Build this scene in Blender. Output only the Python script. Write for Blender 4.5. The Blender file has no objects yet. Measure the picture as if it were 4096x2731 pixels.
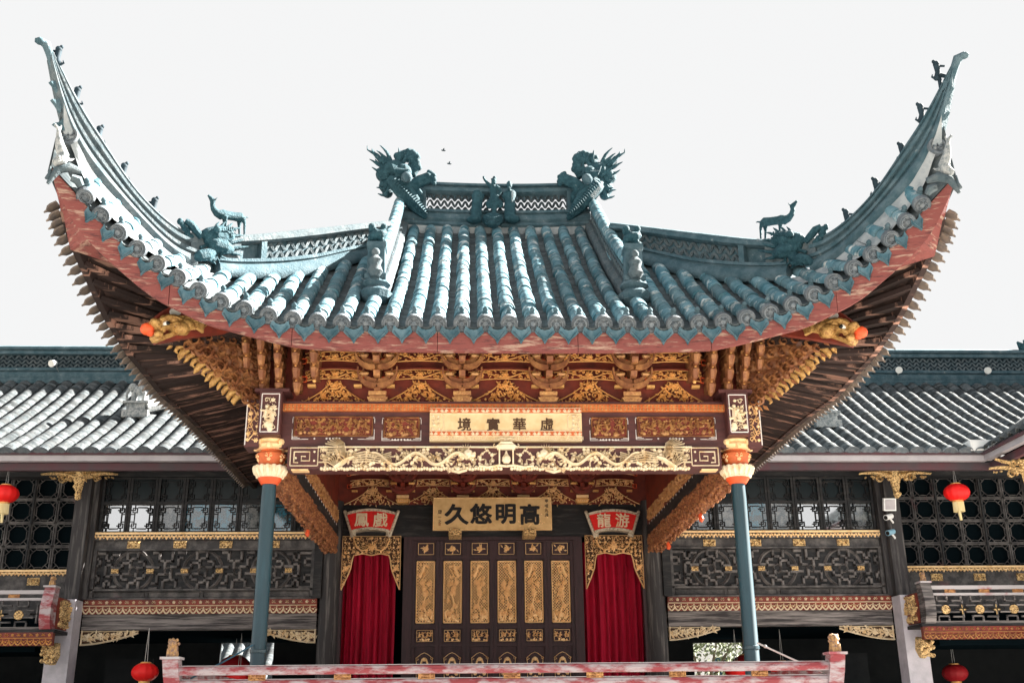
import bpy, math, random
from mathutils import Vector, Matrix
random.seed(7)
sc = bpy.context.scene
col = sc.collection
V = Vector
# ---------------------------------------------------------------- camera
FPX, PITCH, YAW, ROLL = 4320.05, math.radians(19.3366), math.radians(2.515), math.radians(-0.5882)
CAM = V((-0.4337, 0.0, 1.6))
CF = V((math.sin(YAW)*math.cos(PITCH), math.cos(YAW)*math.cos(PITCH), math.sin(PITCH)))
_r0 = V((math.cos(YAW), -math.sin(YAW), 0)); _u0 = _r0.cross(CF)
CR = _r0*math.cos(ROLL)+_u0*math.sin(ROLL); CU = _u0*math.cos(ROLL)-_r0*math.sin(ROLL)
cd = bpy.data.cameras.new('camera'); cam = bpy.data.objects.new('camera', cd); col.objects.link(cam)
cd.sensor_width = 36; cd.lens = FPX/4096*36; cd.clip_start = 0.1; cd.clip_end = 2000
m = Matrix((CR, CU, -CF)).transposed().to_4x4(); m.translation = CAM; cam.matrix_world = m
sc.camera = cam
# ---------------------------------------------------------------- light
SUN = V((0.77, 0.265, 0.58)).normalized()
EXPOSURE, SUN_STRENGTH, SKY_STRENGTH = 3.35, 5.0, 0.05
w = bpy.data.worlds.new('World'); sc.world = w; w.use_nodes = True
nt = w.node_tree; nt.nodes.clear()
sky = nt.nodes.new('ShaderNodeTexSky'); sky.sky_type = 'NISHITA'; sky.sun_disc = False
sky.sun_elevation = math.asin(SUN.z); sky.sun_rotation = math.atan2(SUN.x, SUN.y)
sky.air_density = 1.0; sky.dust_density = 4.0; sky.ozone_density = 1.0
hs = nt.nodes.new('ShaderNodeHueSaturation'); hs.inputs['Saturation'].default_value = 0.34; hs.inputs['Value'].default_value = 1.0
bg = nt.nodes.new('ShaderNodeBackground'); bg.inputs[1].default_value = SKY_STRENGTH
wo = nt.nodes.new('ShaderNodeOutputWorld')
# high thin haze: the bright parts of the sky level off at one even white
hz_ = nt.nodes.new('ShaderNodeVectorMath'); hz_.operation = 'MINIMUM'; hz_.inputs[1].default_value = (1.795, 1.80, 1.805)
nt.links.new(sky.outputs[0], hs.inputs['Color']); nt.links.new(hs.outputs[0], hz_.inputs[0]); nt.links.new(hz_.outputs[0], bg.inputs[0]); nt.links.new(bg.outputs[0], wo.inputs[0])
sd = bpy.data.lights.new('sun', 'SUN'); sd.energy = SUN_STRENGTH; sd.angle = math.radians(0.5); sd.color = (1, 0.95, 0.87)
so = bpy.data.objects.new('sun', sd); col.objects.link(so); so.location = (10, 5, 30)
so.rotation_euler = (-SUN).to_track_quat('-Z', 'Y').to_euler()
sc.view_settings.view_transform = 'Standard'; sc.view_settings.look = 'None'
sc.view_settings.exposure = EXPOSURE; sc.view_settings.gamma = 1.0; sc.view_settings.use_curve_mapping = False
sc.render.engine = 'CYCLES'; sc.cycles.use_denoising = True
sc.cycles.max_bounces = 6; sc.cycles.diffuse_bounces = 4; sc.cycles.glossy_bounces = 3
# ---------------------------------------------------------------- photograph pixel -> place
def ray(px, py): return CF+CR*((px-2048)/FPX)-CU*((py-1365.5)/FPX)
def P(px, py, Y):
    d = ray(px, py); return CAM+d*((Y-CAM.y)/d.y)
def PD(px, py, s, c=14.44):
    d = ray(px, py); t = (c-(s*CAM.x+CAM.y))/(s*d.x+d.y); return CAM+d*t
# ---------------------------------------------------------------- materials
MATS = {}
def mat(name, c, c2=None, scale=6.0, rough=0.8, metal=0.0, stretch=(1, 1, 1), lo=0.4, hi=0.65, bump=0.0, bscale=40.0, rnd=0.0, c3=None, scale3=1.0, lo3=0.55, hi3=0.7, spec=0.3, **kw):
    M = bpy.data.materials.new(name); M.use_nodes = True; N = M.node_tree.nodes; L = M.node_tree.links
    b = N['Principled BSDF']; b.inputs['Roughness'].default_value = rough; b.inputs['Metallic'].default_value = metal
    b.inputs['Specular IOR Level'].default_value = spec
    g = N.new('ShaderNodeNewGeometry'); mp = N.new('ShaderNodeMapping'); mp.inputs['Scale'].default_value = stretch
    L.new(g.outputs['Position'], mp.inputs['Vector'])
    out = None
    def layer(prev, colr, sca, l, h, det=6):
        n = N.new('ShaderNodeTexNoise'); n.inputs['Scale'].default_value = sca; n.inputs['Detail'].default_value = det; n.inputs['Roughness'].default_value = 0.65
        L.new(mp.outputs[0], n.inputs['Vector'])
        r = N.new('ShaderNodeMapRange'); r.inputs[1].default_value = l; r.inputs[2].default_value = h
        L.new(n.outputs['Fac'], r.inputs[0])
        x = N.new('ShaderNodeMix'); x.data_type = 'RGBA'; L.new(r.outputs[0], x.inputs[0])
        if isinstance(prev, tuple): x.inputs[6].default_value = (*prev, 1)
        else: L.new(prev, x.inputs[6])
        x.inputs[7].default_value = (*colr, 1); return x.outputs[2]
    cur = c
    if c2: cur = layer(cur, c2, scale, lo, hi)
    if c3: cur = layer(cur, c3, scale3, lo3, hi3)
    if rnd:
        oi = N.new('ShaderNodeObjectInfo'); r = N.new('ShaderNodeMapRange'); r.inputs[3].default_value = 1-rnd; r.inputs[4].default_value = 1+rnd
        ad = N.new('ShaderNodeMath'); ad.operation = 'ADD'; L.new(oi.outputs['Random'], ad.inputs[0]); L.new(g.outputs['Random Per Island'], ad.inputs[1]); fr_ = N.new('ShaderNodeMath'); fr_.operation = 'FRACT'; L.new(ad.outputs[0], fr_.inputs[0]); L.new(fr_.outputs[0], r.inputs[0])
        vm = N.new('ShaderNodeVectorMath'); vm.operation = 'SCALE'; L.new(r.outputs[0], vm.inputs['Scale'])
        if isinstance(cur, tuple): vm.inputs[0].default_value = cur
        else: L.new(cur, vm.inputs[0])
        cur = vm.outputs[0]
    if isinstance(cur, tuple): b.inputs['Base Color'].default_value = (*cur, 1)
    else: L.new(cur, b.inputs['Base Color'])
    if bump:
        n = N.new('ShaderNodeTexNoise'); n.inputs['Scale'].default_value = bscale; n.inputs['Detail'].default_value = 4
        L.new(mp.outputs[0], n.inputs['Vector'])
        bp = N.new('ShaderNodeBump'); bp.inputs['Strength'].default_value = bump; bp.inputs['Distance'].default_value = 0.02
        L.new(n.outputs['Fac'], bp.inputs['Height']); L.new(bp.outputs[0], b.inputs['Normal'])
    for k_, v_ in kw.items(): b.inputs[k_.replace('_', ' ')].default_value = v_
    MATS[name] = M; return M
mat('tile', (0.042, 0.125, 0.162), (0.14, 0.225, 0.258), 4, 0.85, rnd=0.32, lo=0.38, hi=0.68, c3=(0.50, 0.51, 0.50), scale3=7, lo3=0.55, hi3=0.69, bump=0.7, bscale=60)
mat('tile_end', (0.085, 0.105, 0.125), (0.15, 0.165, 0.18), 20, 0.85, rnd=0.2, bump=0.6, bscale=70)
mat('pan', (0.045, 0.06, 0.068), (0.10, 0.115, 0.12), 9, 0.9, rnd=0.25)
mat('drip', (0.032, 0.085, 0.115), (0.085, 0.14, 0.17), 14, 0.8, rnd=0.25)
mat('drip_bounce', (0.16, 0.125, 0.10), (0.09, 0.08, 0.08), 14, 0.85, rnd=0.2)  # warm tan imitates light bounced up from the ground
mat('drip_bounce', (0.16, 0.125, 0.10), (0.09, 0.08, 0.08), 14, 0.85, rnd=0.2)
mat('gtile', (0.040, 0.050, 0.056), (0.092, 0.097, 0.100), 10, 0.9, rnd=0.55, c3=(0.020, 0.026, 0.030), scale3=26, lo3=0.52, hi3=0.66)
mat('ridge', (0.035, 0.075, 0.095), (0.085, 0.13, 0.155), 6, 0.85, c3=(0.26, 0.28, 0.28), scale3=12, lo3=0.64, hi3=0.78, bump=0.6, bscale=45)
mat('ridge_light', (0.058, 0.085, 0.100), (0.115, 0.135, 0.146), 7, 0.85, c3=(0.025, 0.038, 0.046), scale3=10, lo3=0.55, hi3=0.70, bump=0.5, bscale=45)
mat('statue', (0.008, 0.042, 0.058), (0.028, 0.082, 0.104), 14, 0.75, c3=(0.24, 0.28, 0.29), scale3=20, lo3=0.64, hi3=0.75, bump=1.0, bscale=60)
mat('statue_white', (0.36, 0.37, 0.37), (0.15, 0.175, 0.19), 22, 0.85, lo=0.42, hi=0.62, bump=0.8, bscale=50)
mat('statue_dark', (0.008, 0.02, 0.03), (0.02, 0.04, 0.055), 12, 0.8)
mat('plaster', (0.34, 0.36, 0.37), (0.17, 0.20, 0.22), 4, 0.9, bump=0.3, bscale=25)
mat('fascia', (0.19, 0.056, 0.050), (0.34, 0.22, 0.17), 4.6, 0.85, stretch=(0.8, 0.8, 6), lo=0.54, hi=0.63, c3=(0.09, 0.032, 0.032), scale3=8, lo3=0.53, hi3=0.66, bump=0.3, bscale=20)
mat('soffit', (0.024, 0.014, 0.012), (0.045, 0.026, 0.022), 5, 0.8, stretch=(1, 4, 1))
mat('soffit_worn', (0.022, 0.013, 0.012), (0.26, 0.145, 0.11), 2.0, 0.85, stretch=(0.7, 5.0, 1), lo=0.53, hi=0.60, rnd=0.45)
mat('maroon', (0.095, 0.029, 0.027), (0.055, 0.019, 0.020), 3, 0.5, stretch=(1, 1, 5), spec=0.4)
mat('darkred', (0.20, 0.030, 0.016), (0.10, 0.018, 0.012), 5, 0.55, spec=0.4)
mat('orange', (0.62, 0.14, 0.04), (0.42, 0.09, 0.03), 9, 0.55)
mat('vermilion', (0.72, 0.10, 0.03), (0.55, 0.07, 0.02), 9, 0.5)
mat('orange_strip', (0.46, 0.11, 0.03), (0.58, 0.20, 0.06), 14, 0.6)
mat('gold', (0.78, 0.43, 0.15), (0.42, 0.19, 0.06), 16, 0.42, metal=0.2, lo=0.5, hi=0.75)
mat('gold_pale', (0.90, 0.62, 0.33), (0.64, 0.38, 0.15), 10, 0.5, metal=0.1, lo=0.5, hi=0.75)
mat('gold_carved', (0.80, 0.56, 0.27), (0.10, 0.045, 0.018), 42, 0.5, metal=0.1, lo=0.47, hi=0.60, bump=1.0, bscale=60)
mat('gold_dragon', (0.46, 0.27, 0.09), (0.22, 0.10, 0.03), 22, 0.45, metal=0.25, lo=0.45, hi=0.65, bump=0.6, bscale=40)
mat('stage_boards', (0.20, 0.12, 0.07), (0.13, 0.08, 0.05), 4, 0.6, stretch=(1, .2, 1))
mat('gold_white', (0.78, 0.66, 0.48), (0.62, 0.42, 0.20), 8, 0.6, lo=0.5, hi=0.72)
mat('gold_brown', (0.36, 0.17, 0.075), (0.56, 0.31, 0.12), 14, 0.5, metal=0.15)
mat('bracket', (0.19, 0.070, 0.032), (0.50, 0.24, 0.09), 7, 0.5, lo=0.45, hi=0.75, metal=0.1)
mat('fringe', (0.18, 0.062, 0.030), (0.50, 0.24, 0.09), 30, 0.55, lo=0.45, hi=0.75)
mat('post_wood', (0.035, 0.033, 0.036), (0.15, 0.14, 0.135), 2.6, 0.8, stretch=(7, 7, 0.5), lo=0.5, hi=0.75)
mat('dark_wood', (0.014, 0.015, 0.018), (0.05, 0.047, 0.048), 3.0, 0.7, stretch=(1, 1, 6), lo=0.5, hi=0.72)
mat('weather_wood', (0.036, 0.033, 0.036), (0.27, 0.245, 0.24), 2.6, 0.8, stretch=(0.5, 1, 9), lo=0.40, hi=0.66)
mat('panel_wood', (0.042, 0.040, 0.043), (0.15, 0.14, 0.138), 6, 0.65, lo=0.42, hi=0.7, c3=(0.16, 0.05, 0.06), scale3=0.9, lo3=0.60, hi3=0.75)
mat('door_wood', (0.040, 0.019, 0.024), (0.024, 0.014, 0.018), 4, 0.55, stretch=(6, 1, 1))
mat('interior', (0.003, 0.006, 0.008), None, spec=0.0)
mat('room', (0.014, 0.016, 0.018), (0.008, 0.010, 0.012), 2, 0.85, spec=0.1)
mat('teal_paint', (0.006, 0.034, 0.050), (0.010, 0.048, 0.068), 3, 0.42, spec=0.5, c3=(0.03, 0.075, 0.09), scale3=5, lo3=0.6, hi3=0.75, stretch=(6, 6, 0.6), Coat_Weight=0.5, Coat_Roughness=0.25)
mat('fret_wood', (0.060, 0.056, 0.058), (0.20, 0.185, 0.182), 6, 0.65, lo=0.40, hi=0.68, c3=(0.20, 0.07, 0.08), scale3=0.9, lo3=0.60, hi3=0.75)
mat('velvet', (0.40, 0.002, 0.030), (0.22, 0.0015, 0.016), 3, 0.8, stretch=(8, 1, 0.6))
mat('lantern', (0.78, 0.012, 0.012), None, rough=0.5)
mat('lantern_shaded', (0.30, 0.008, 0.014), None, rough=0.6)  # darker copy of the lantern red, shade put into the colour
mat('tassel', (0.72, 0.58, 0.30), (0.80, 0.70, 0.42), 40, 0.7, stretch=(1, 1, 0.1))
mat('stone', (0.52, 0.50, 0.56), (0.40, 0.39, 0.44), 5, 0.8, bump=0.2)
mat('gutter', (0.40, 0.375, 0.40), (0.32, 0.30, 0.325), 3, 0.6)
mat('gutter_dark', (0.06, 0.05, 0.058), (0.10, 0.035, 0.045), 1.5, 0.7)
mat('rail', (0.27, 0.052, 0.062), (0.40, 0.34, 0.36), 3.6, 0.75, stretch=(1.0, 1, 3), lo=0.43, hi=0.58, c3=(0.13, 0.035, 0.042), scale3=11, lo3=0.6, hi3=0.72, bump=0.3, bscale=20)
mat('rail_top', (0.40, 0.375, 0.395), (0.32, 0.08, 0.095), 3.0, 0.75, stretch=(1.2, 1, 1), lo=0.55, hi=0.7)
mat('white_dot', (0.75, 0.74, 0.70), None)
mat('inlay', (0.78, 0.74, 0.72), None, rough=0.6)
mat('plaque_cream', (0.72, 0.55, 0.32), (0.62, 0.43, 0.22), 7, 0.6)
mat('plaque_gold', (0.62, 0.42, 0.20), (0.52, 0.33, 0.14), 10, 0.5)
mat('ink', (0.010, 0.010, 0.012), None, rough=0.5)
mat('brown_ink', (0.06, 0.028, 0.014), None, rough=0.6)
mat('sign_red', (0.72, 0.014, 0.012), (0.55, 0.012, 0.01), 20, 0.5)
mat('silver_frame', (0.62, 0.55, 0.44), (0.26, 0.21, 0.15), 34, 0.5, metal=0.1, lo=0.48, hi=0.62)
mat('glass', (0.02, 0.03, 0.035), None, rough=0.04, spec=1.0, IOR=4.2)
mat('glass_refl_blue', (0.02, 0.13, 0.20), (0.05, 0.07, 0.08), 9, rough=0.06, spec=1.0, IOR=1.9, lo=0.45, hi=0.55)  # reflected blue sky and roof put into the base colour as noise
mat('glass_refl_grey', (0.05, 0.065, 0.075), (0.16, 0.17, 0.175), 14, rough=0.08, spec=1.0, IOR=1.8, lo=0.45, hi=0.6)  # murky grey reflection painted into the pane colour
mat('lion', (0.46, 0.27, 0.12), (0.22, 0.14, 0.12), 26, 0.6, lo=0.45, hi=0.6, bump=0.8, bscale=50)
mat('glass_dark', (0.006, 0.012, 0.016), None, rough=0.35, spec=0.35)  # dull dark glass stands in for the eave's dark reflection
mat('white_plastic', (0.72, 0.73, 0.74), None, rough=0.4)
mat('camera_blue', (0.22, 0.40, 0.52), None, rough=0.4)
mat('black', (0.01, 0.01, 0.01), None, rough=0.4)
mat('cable', (0.035, 0.10, 0.15), None, rough=0.6)
mat('steel', (0.5, 0.5, 0.5), None, rough=0.35, metal=0.7)
mat('ground', (0.34, 0.32, 0.29), (0.26, 0.25, 0.23), 1.3, 0.9)
mat('white_wall', (0.72, 0.72, 0.72), (0.62, 0.63, 0.64), 2, 0.9)
mat('leaf', (0.10, 0.13, 0.06), (0.18, 0.20, 0.12), 9, 0.6)
mat('bark', (0.10, 0.08, 0.06), None, rough=0.9)
# ---------------------------------------------------------------- mesh helpers
MB_COUNT = [0]
class MB:
    k = 1.0
    def __init__(s): s.v = []; s.f = []
    def add(s, vs, fs):
        o = len(s.v); s.v.extend([tuple(p) for p in vs]); s.f.extend([tuple(i+o for i in q) for q in fs]); return s
    def box(s, c, d, R=None):
        x, y, z = d[0]/2, d[1]/2, d[2]/2; c = V(c)
        ps = [V((i*x, j*y, k*z)) for i in (-1, 1) for j in (-1, 1) for k in (-1, 1)]
        if R is not None: ps = [R @ p for p in ps]
        return s.add([p+c for p in ps], [(0, 1, 3, 2), (4, 6, 7, 5), (0, 4, 5, 1), (2, 3, 7, 6), (0, 2, 6, 4), (1, 5, 7, 3)])
    def bx(s, x0, x1, y0, y1, z0, z1): return s.box(((x0+x1)/2, (y0+y1)/2, (z0+z1)/2), (abs(x1-x0), abs(y1-y0), abs(z1-z0)))
    def bar(s, a, b, w, h, up=V((0, 0, 1))):
        a = V(a); b = V(b); d = (b-a); l = d.length; d.normalize()
        sd = d.cross(up)
        if sd.length < 1e-4: sd = d.cross(V((1, 0, 0)))
        sd.normalize(); u = sd.cross(d)
        ps = [p+sd*i*w/2+u*j*h/2 for p in (a, b) for i in (-1, 1) for j in (-1, 1)]
        return s.add(ps, [(0, 1, 3, 2), (4, 6, 7, 5), (0, 4, 5, 1), (2, 3, 7, 6), (0, 2, 6, 4), (1, 5, 7, 3)])
    def tube(s, pts, r, n=6, cap=True, flat=1.0, up=None):
        pts = [V(p) for p in pts]; k = len(pts)
        if not isinstance(r, (list, tuple)): r = [r]*k
        vs = []; fs = []; ref = up or V((0.137, 0.91, 0.39))
        for i, p in enumerate(pts):
            t = (pts[min(i+1, k-1)]-pts[max(i-1, 0)])
            if t.length < 1e-7: t = V((0, 0, 1))
            t.normalize(); a = t.cross(ref)
            if a.length < 1e-3: a = t.cross(V((1, 0, 0)))
            a.normalize(); b = t.cross(a); rr = max(r[i]*s.k, 1e-4)
            for j in range(n):
                q = 2*math.pi*j/n; vs.append(p+a*math.cos(q)*rr+b*math.sin(q)*rr*flat)
        for i in range(k-1):
            for j in range(n): fs.append((i*n+j, i*n+(j+1) % n, (i+1)*n+(j+1) % n, (i+1)*n+j))
        if cap: fs.append(tuple(range(n-1, -1, -1))); fs.append(tuple((k-1)*n+j for j in range(n)))
        return s.add(vs, fs)
    def lathe(s, prof, o=(0, 0, 0), n=12, M=None, cap=True, sx=1, sy=1):
        vs = []; fs = []; o = V(o); k = len(prof)
        for r, z in prof:
            for j in range(n):
                q = 2*math.pi*j/n; p = V((max(r, 1e-4)*math.cos(q)*sx, max(r, 1e-4)*math.sin(q)*sy, z))
                if M is not None: p = M @ p
                vs.append(p+o)
        for i in range(k-1):
            for j in range(n): fs.append((i*n+j, i*n+(j+1) % n, (i+1)*n+(j+1) % n, (i+1)*n+j))
        if cap: fs.append(tuple(range(n-1, -1, -1))); fs.append(tuple((k-1)*n+j for j in range(n)))
        return s.add(vs, fs)
    def ball(s, c, r, n=8, sc_=(1, 1, 1), R=None):
        k = max(4, n//2+1); pr = [(math.sin(math.pi*i/k), -math.cos(math.pi*i/k)) for i in range(k+1)]
        r = r*s.k; M = Matrix.Diagonal((r*sc_[0], r*sc_[1], r*sc_[2])).to_3x3()
        if R is not None: M = R @ M
        return s.lathe(pr, c, n, M, cap=True)
    def prism(s, pts, off):
        n = len(pts); off = V(off); vs = [V(p) for p in pts]+[V(p)+off for p in pts]
        return s.add(vs, [tuple(range(n-1, -1, -1)), tuple(range(n, 2*n))]+[(i, (i+1) % n, n+(i+1) % n, n+i) for i in range(n)])
    def grid(s, fn, nu, nv, close=False):
        vs = [fn(i/nu, j/nv) for i in range(nu+1) for j in range(nv+1)]
        return s.add(vs, [(i*(nv+1)+j, (i+1)*(nv+1)+j, (i+1)*(nv+1)+j+1, i*(nv+1)+j+1) for i in range(nu) for j in range(nv)])
    def sweep(s, secs, closed=True, cap=True):
        n = len(secs[0]); vs = [p for q in secs for p in q]; fs = []
        for i in range(len(secs)-1):
            for j in range(n if closed else n-1): fs.append((i*n+j, i*n+(j+1) % n, (i+1)*n+(j+1) % n, (i+1)*n+j))
        if cap: fs.append(tuple(range(n-1, -1, -1))); fs.append(tuple((len(secs)-1)*n+j for j in range(n)))
        return s.add(vs, fs)
    def addmb(s, o, M=None):
        return s.add([(M @ V(p)) for p in o.v] if M is not None else o.v, o.f)
    # ---- relief carving in a frame fr=(O,U,V,N)
    def _p(s, fr, u, v, n): return fr[0]+fr[1]*u+fr[2]*v+fr[3]*n
    def flower(s, fr, u, v, r, k=6, d=0.02, a0=0.0):
        vs = [s._p(fr, u, v, d*1.2)]; fs = []
        for i in range(k):
            a = a0+2*math.pi*i/k; w_ = math.pi/k*0.95
            b = len(vs)
            vs += [s._p(fr, u+math.cos(a-w_)*r*.72, v+math.sin(a-w_)*r*.72, 0), s._p(fr, u+math.cos(a)*r, v+math.sin(a)*r, d*.2), s._p(fr, u+math.cos(a+w_)*r*.72, v+math.sin(a+w_)*r*.72, 0), s._p(fr, u+math.cos(a)*r*.6, v+math.sin(a)*r*.6, d)]
            fs += [(0, b, b+3), (b, b+1, b+3), (b+1, b+2, b+3), (b+2, 0, b+3)]
        s.add(vs, fs); return s.blob(fr, u, v, r*.28, d*1.7, 6)
    def leaf(s, fr, u, v, a, l, w_, d=0.015):
        c, q = math.cos(a), math.sin(a); pt = lambda x, y, n: s._p(fr, u+c*x-q*y, v+q*x+c*y, n)
        return s.add([pt(0, 0, 0), pt(l*.45, -w_/2, 0), pt(l, 0, d*.3), pt(l*.45, w_/2, 0), pt(l*.45, 0, d)], [(0, 1, 4), (1, 2, 4), (2, 3, 4), (3, 0, 4)])
    def blob(s, fr, u, v, r, d, n=6):
        vs = []; fs = []
        for k_, (rr, h) in enumerate(((1, 0), (.75, .7))):
            for j in range(n): vs.append(s._p(fr, u+math.cos(2*math.pi*j/n)*r*rr, v+math.sin(2*math.pi*j/n)*r*rr, d*h))
        vs.append(s._p(fr, u, v, d))
        for j in range(n): fs += [(j, (j+1) % n, n+(j+1) % n, n+j), (n+j, n+(j+1) % n, 2*n)]
        return s.add(vs, fs)
    def vine(s, fr, pts, t, d=0.015):
        vs = []; fs = []; k = len(pts)
        for i, (u, v) in enumerate(pts):
            a = pts[max(i-1, 0)]; b = pts[min(i+1, k-1)]; dx, dy = b[0]-a[0], b[1]-a[1]; l = math.hypot(dx, dy) or 1
            tt = t(i/(k-1)) if callable(t) else t; nx, ny = -dy/l*tt/2, dx/l*tt/2
            vs += [s._p(fr, u+nx, v+ny, 0), s._p(fr, u, v, d), s._p(fr, u-nx, v-ny, 0)]
        for i in range(k-1): fs += [(3*i, 3*i+1, 3*i+4, 3*i+3), (3*i+1, 3*i+2, 3*i+5, 3*i+4)]
        return s.add(vs, fs)
    def curl(s, fr, u, v, r, a0, turns, sg, t, d=0.015, k=12):
        pts = []
        for i in range(k+1):
            f = i/k; a = a0+sg*turns*2*math.pi*f; rr = r*(1-.8*f); pts.append((u+math.cos(a)*rr, v+math.sin(a)*rr))
        return s.vine(fr, pts, lambda f: t*(1-.4*f), d)
    def build(s, name, mt, parent=None, kind=None, smooth=None, label=None, cat=None, group=None, **kw):
        me = bpy.data.meshes.new(name); me.from_pydata(s.v, [], s.f); me.update()
        me.materials.append(MATS[mt] if isinstance(mt, str) else mt)
        return link(name, me, parent, kind, smooth, label, cat, group)
def link(name, me, parent=None, kind=None, smooth=None, label=None, cat=None, group=None, M=None):
    if smooth:
        me.shade_smooth(); me.set_sharp_from_angle(angle=math.radians(smooth))
    o = bpy.data.objects.new(name, me); col.objects.link(o)
    if M is not None: o.matrix_world = M
    if parent is not None: setpar(o, parent)
    tag(o, label, cat, group, kind); return o
def setpar(o, parent):
    o.parent = parent; p = parent; t = V((0, 0, 0))
    while p is not None: t += p.location; p = p.parent if p.parent else None
    # only roots carry a location here
    r = parent
    while r.parent: r = r.parent
    if r is parent: o.matrix_parent_inverse = Matrix.Translation(-r.location)
def tag(o, label=None, cat=None, group=None, kind=None):
    if label: o['label'] = label
    if cat: o['category'] = cat
    if group: o['group'] = group
    if kind: o['kind'] = kind
    return o
def thing(name, label, cat, loc=(0, 0, 0), group=None):
    o = bpy.data.objects.new(name, None); col.objects.link(o); o.location = loc; o.empty_display_size = 0.2
    return tag(o, label, cat, group)
def mesh_of(mb, mt, smooth=None, name='piece'):
    me = bpy.data.meshes.new(name); me.from_pydata(mb.v, [], mb.f); me.update(); me.materials.append(MATS[mt])
    if smooth: me.shade_smooth(); me.set_sharp_from_angle(angle=math.radians(smooth))
    return me
def pieces(name, mb, mt, Ms, parent, limit=300, smooth=None):
    """alike pieces: the largest in view as objects that share one mesh, the rest joined"""
    me = mesh_of(mb, mt, smooth, name)
    Ms = sorted(Ms, key=lambda M: (M.translation-CAM).length)
    for M in Ms[:limit]:
        o = bpy.data.objects.new(name, me); col.objects.link(o); o.matrix_basis = M; setpar(o, parent)
    if len(Ms) > limit:
        J = MB()
        for M in Ms[limit:]: J.addmb(mb, M)
        J.build(name+'_field', mt, parent, 'stuff', smooth)
def mirror(mb):
    r = MB(); r.v = [(-x, y, z) for x, y, z in mb.v]; r.f = [tuple(reversed(q)) for q in mb.f]; return r
def frame(o, n=V((0, -1, 0)), u=V((1, 0, 0)), v=V((0, 0, 1))): return (V(o), V(u), V(v), V(n))
def interp(tab, x):
    if x <= tab[0][0]: return tab[0][1]
    for (a, p), (b, q) in zip(tab, tab[1:]):
        if x <= b: return p+(q-p)*(x-a)/(b-a)
    (a, p), (b, q) = tab[-2:]; return q+(q-p)/(b-a)*(x-b)
def smoothi(tab, x, w_=0.12): return sum(interp(tab, x+w_*k) for k in (-1, -.5, 0, .5, 1))/5
# ================================================================ setting
MB().bx(-300, 300, -200, 400, -0.3, 0).build('ground', 'ground', kind='structure')
# ================================================================ stage pavilion: roof
PAV = thing('stage_pavilion', 'ornate open opera stage pavilion with sweeping grey tiled roof and soaring upturned corners', 'pavilion', (0, 14.7, 0))
EZ = [(0, 5.465), (1.2, 5.455), (1.8, 5.437), (2.16, 5.45), (2.4, 5.475), (2.63, 5.52), (2.84, 5.57), (3.06, 5.66), (3.26, 5.77), (3.45, 5.885), (3.63, 6.01), (3.82, 6.145), (3.99, 6.285), (4.14, 6.45), (4.3, 6.63), (4.66, 7.0)]
FZ = [(0, 5.18), (1.2, 5.18), (2.09, 5.18), (2.37, 5.23), (2.88, 5.345), (3.04, 5.375), (3.6, 5.63), (4.14, 6.07), (4.3, 6.235), (4.42, 6.40), (4.52, 6.62), (4.60, 6.80), (4.7, 7.0)]
HZ = [(1.45, 7.33), (1.91, 7.03), (2.31, 6.706), (2.63, 6.518), (2.93, 6.388), (3.154, 6.307), (3.365, 6.274), (3.576, 6.311), (3.73, 6.391), (3.95, 6.587), (4.118, 6.744), (4.28, 6.9), (4.42, 7.08), (4.554, 7.373), (4.63, 7.60), (4.68, 7.80), (4.71, 7.95), (4.75, 8.10)]
HT = [(1.45, 7.84), (1.6, 7.75), (1.926, 7.545), (2.9, 6.945), (3.2, 6.78), (3.4, 6.69), (3.54, 6.66), (3.668, 6.70), (3.854, 6.823), (4.039, 7.009), (4.211, 7.254), (4.356, 7.472), (4.471, 7.648), (4.575, 7.847), (4.663, 8.02), (4.78, 8.25)]
XC = 4.66; XF = 4.60
def ey(x): return 11.82-(1.35+0.7*(min(abs(x), XC)/XC)**2.5)
def ez(x): return smoothi(EZ, abs(x))
def fz(x): return smoothi(FZ, abs(x))
def hz(x): return smoothi(HZ, abs(x), .08)
def ht(x): return smoothi(HT, abs(x), .08)
def top_of(x):
    a = abs(x)
    return (14.6, 8.47) if a < 1.42 else (14.44-a, hz(a)+0.02)
def surf(x, s):
    Y0, z0 = ey(x), ez(x); Y1, z1 = top_of(x); L = Y1-Y0
    return V((x, Y0+L*s, z0+(z1-z0)*s-0.10*L/4.1*4*s*(1-s)))
def side(p, sg):  # reflect a front point of the right half over the hip diagonal
    return V((sg*(14.44-p.y), 14.44-p.x, p.z))
def outer(x):  # eave parameter for the side, flat behind the middle
    return x
# rows at equal spacing along the eave
xs = [0.0]; x = 0.0; acc = 0.0
while x < 4.42:
    x2 = x+0.005; acc += (V((x2, ey(x2), ez(x2)))-V((x, ey(x), ez(x)))).length; x = x2
    if acc >= 0.243: xs.append(x); acc = 0.0
rows = [-q for q in reversed(xs[1:])]+xs
def frame_at(x, s):
    p = surf(x, s); t = (surf(x, min(1, s+.01))-surf(x, max(0, s-.01))).normalized(); X = V((1, 0, 0)); n = X.cross(t).normalized()
    M = Matrix((X, t, n)).transposed().to_4x4(); M.translation = p; return M
def rowlen(x): return sum((surf(x, (i+1)/20)-surf(x, i/20)).length for i in range(20))
T = MB(); n = 9
for k_, (yy, r) in enumerate(((0, .080), (.02, .083), (.255, .074))): T.v += [(r*math.cos(math.radians(-15+210*j/n)), yy, r*math.sin(math.radians(-15+210*j/n))+.01) for j in range(n+1)]
T.f = [(k_*(n+1)+j+1, k_*(n+1)+j, (k_+1)*(n+1)+j, (k_+1)*(n+1)+j+1) for k_ in range(2) for j in range(n)]+[tuple(range(n+1))]
barrel = []; pans = []; ends = []; drips = []; knobs = []
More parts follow.
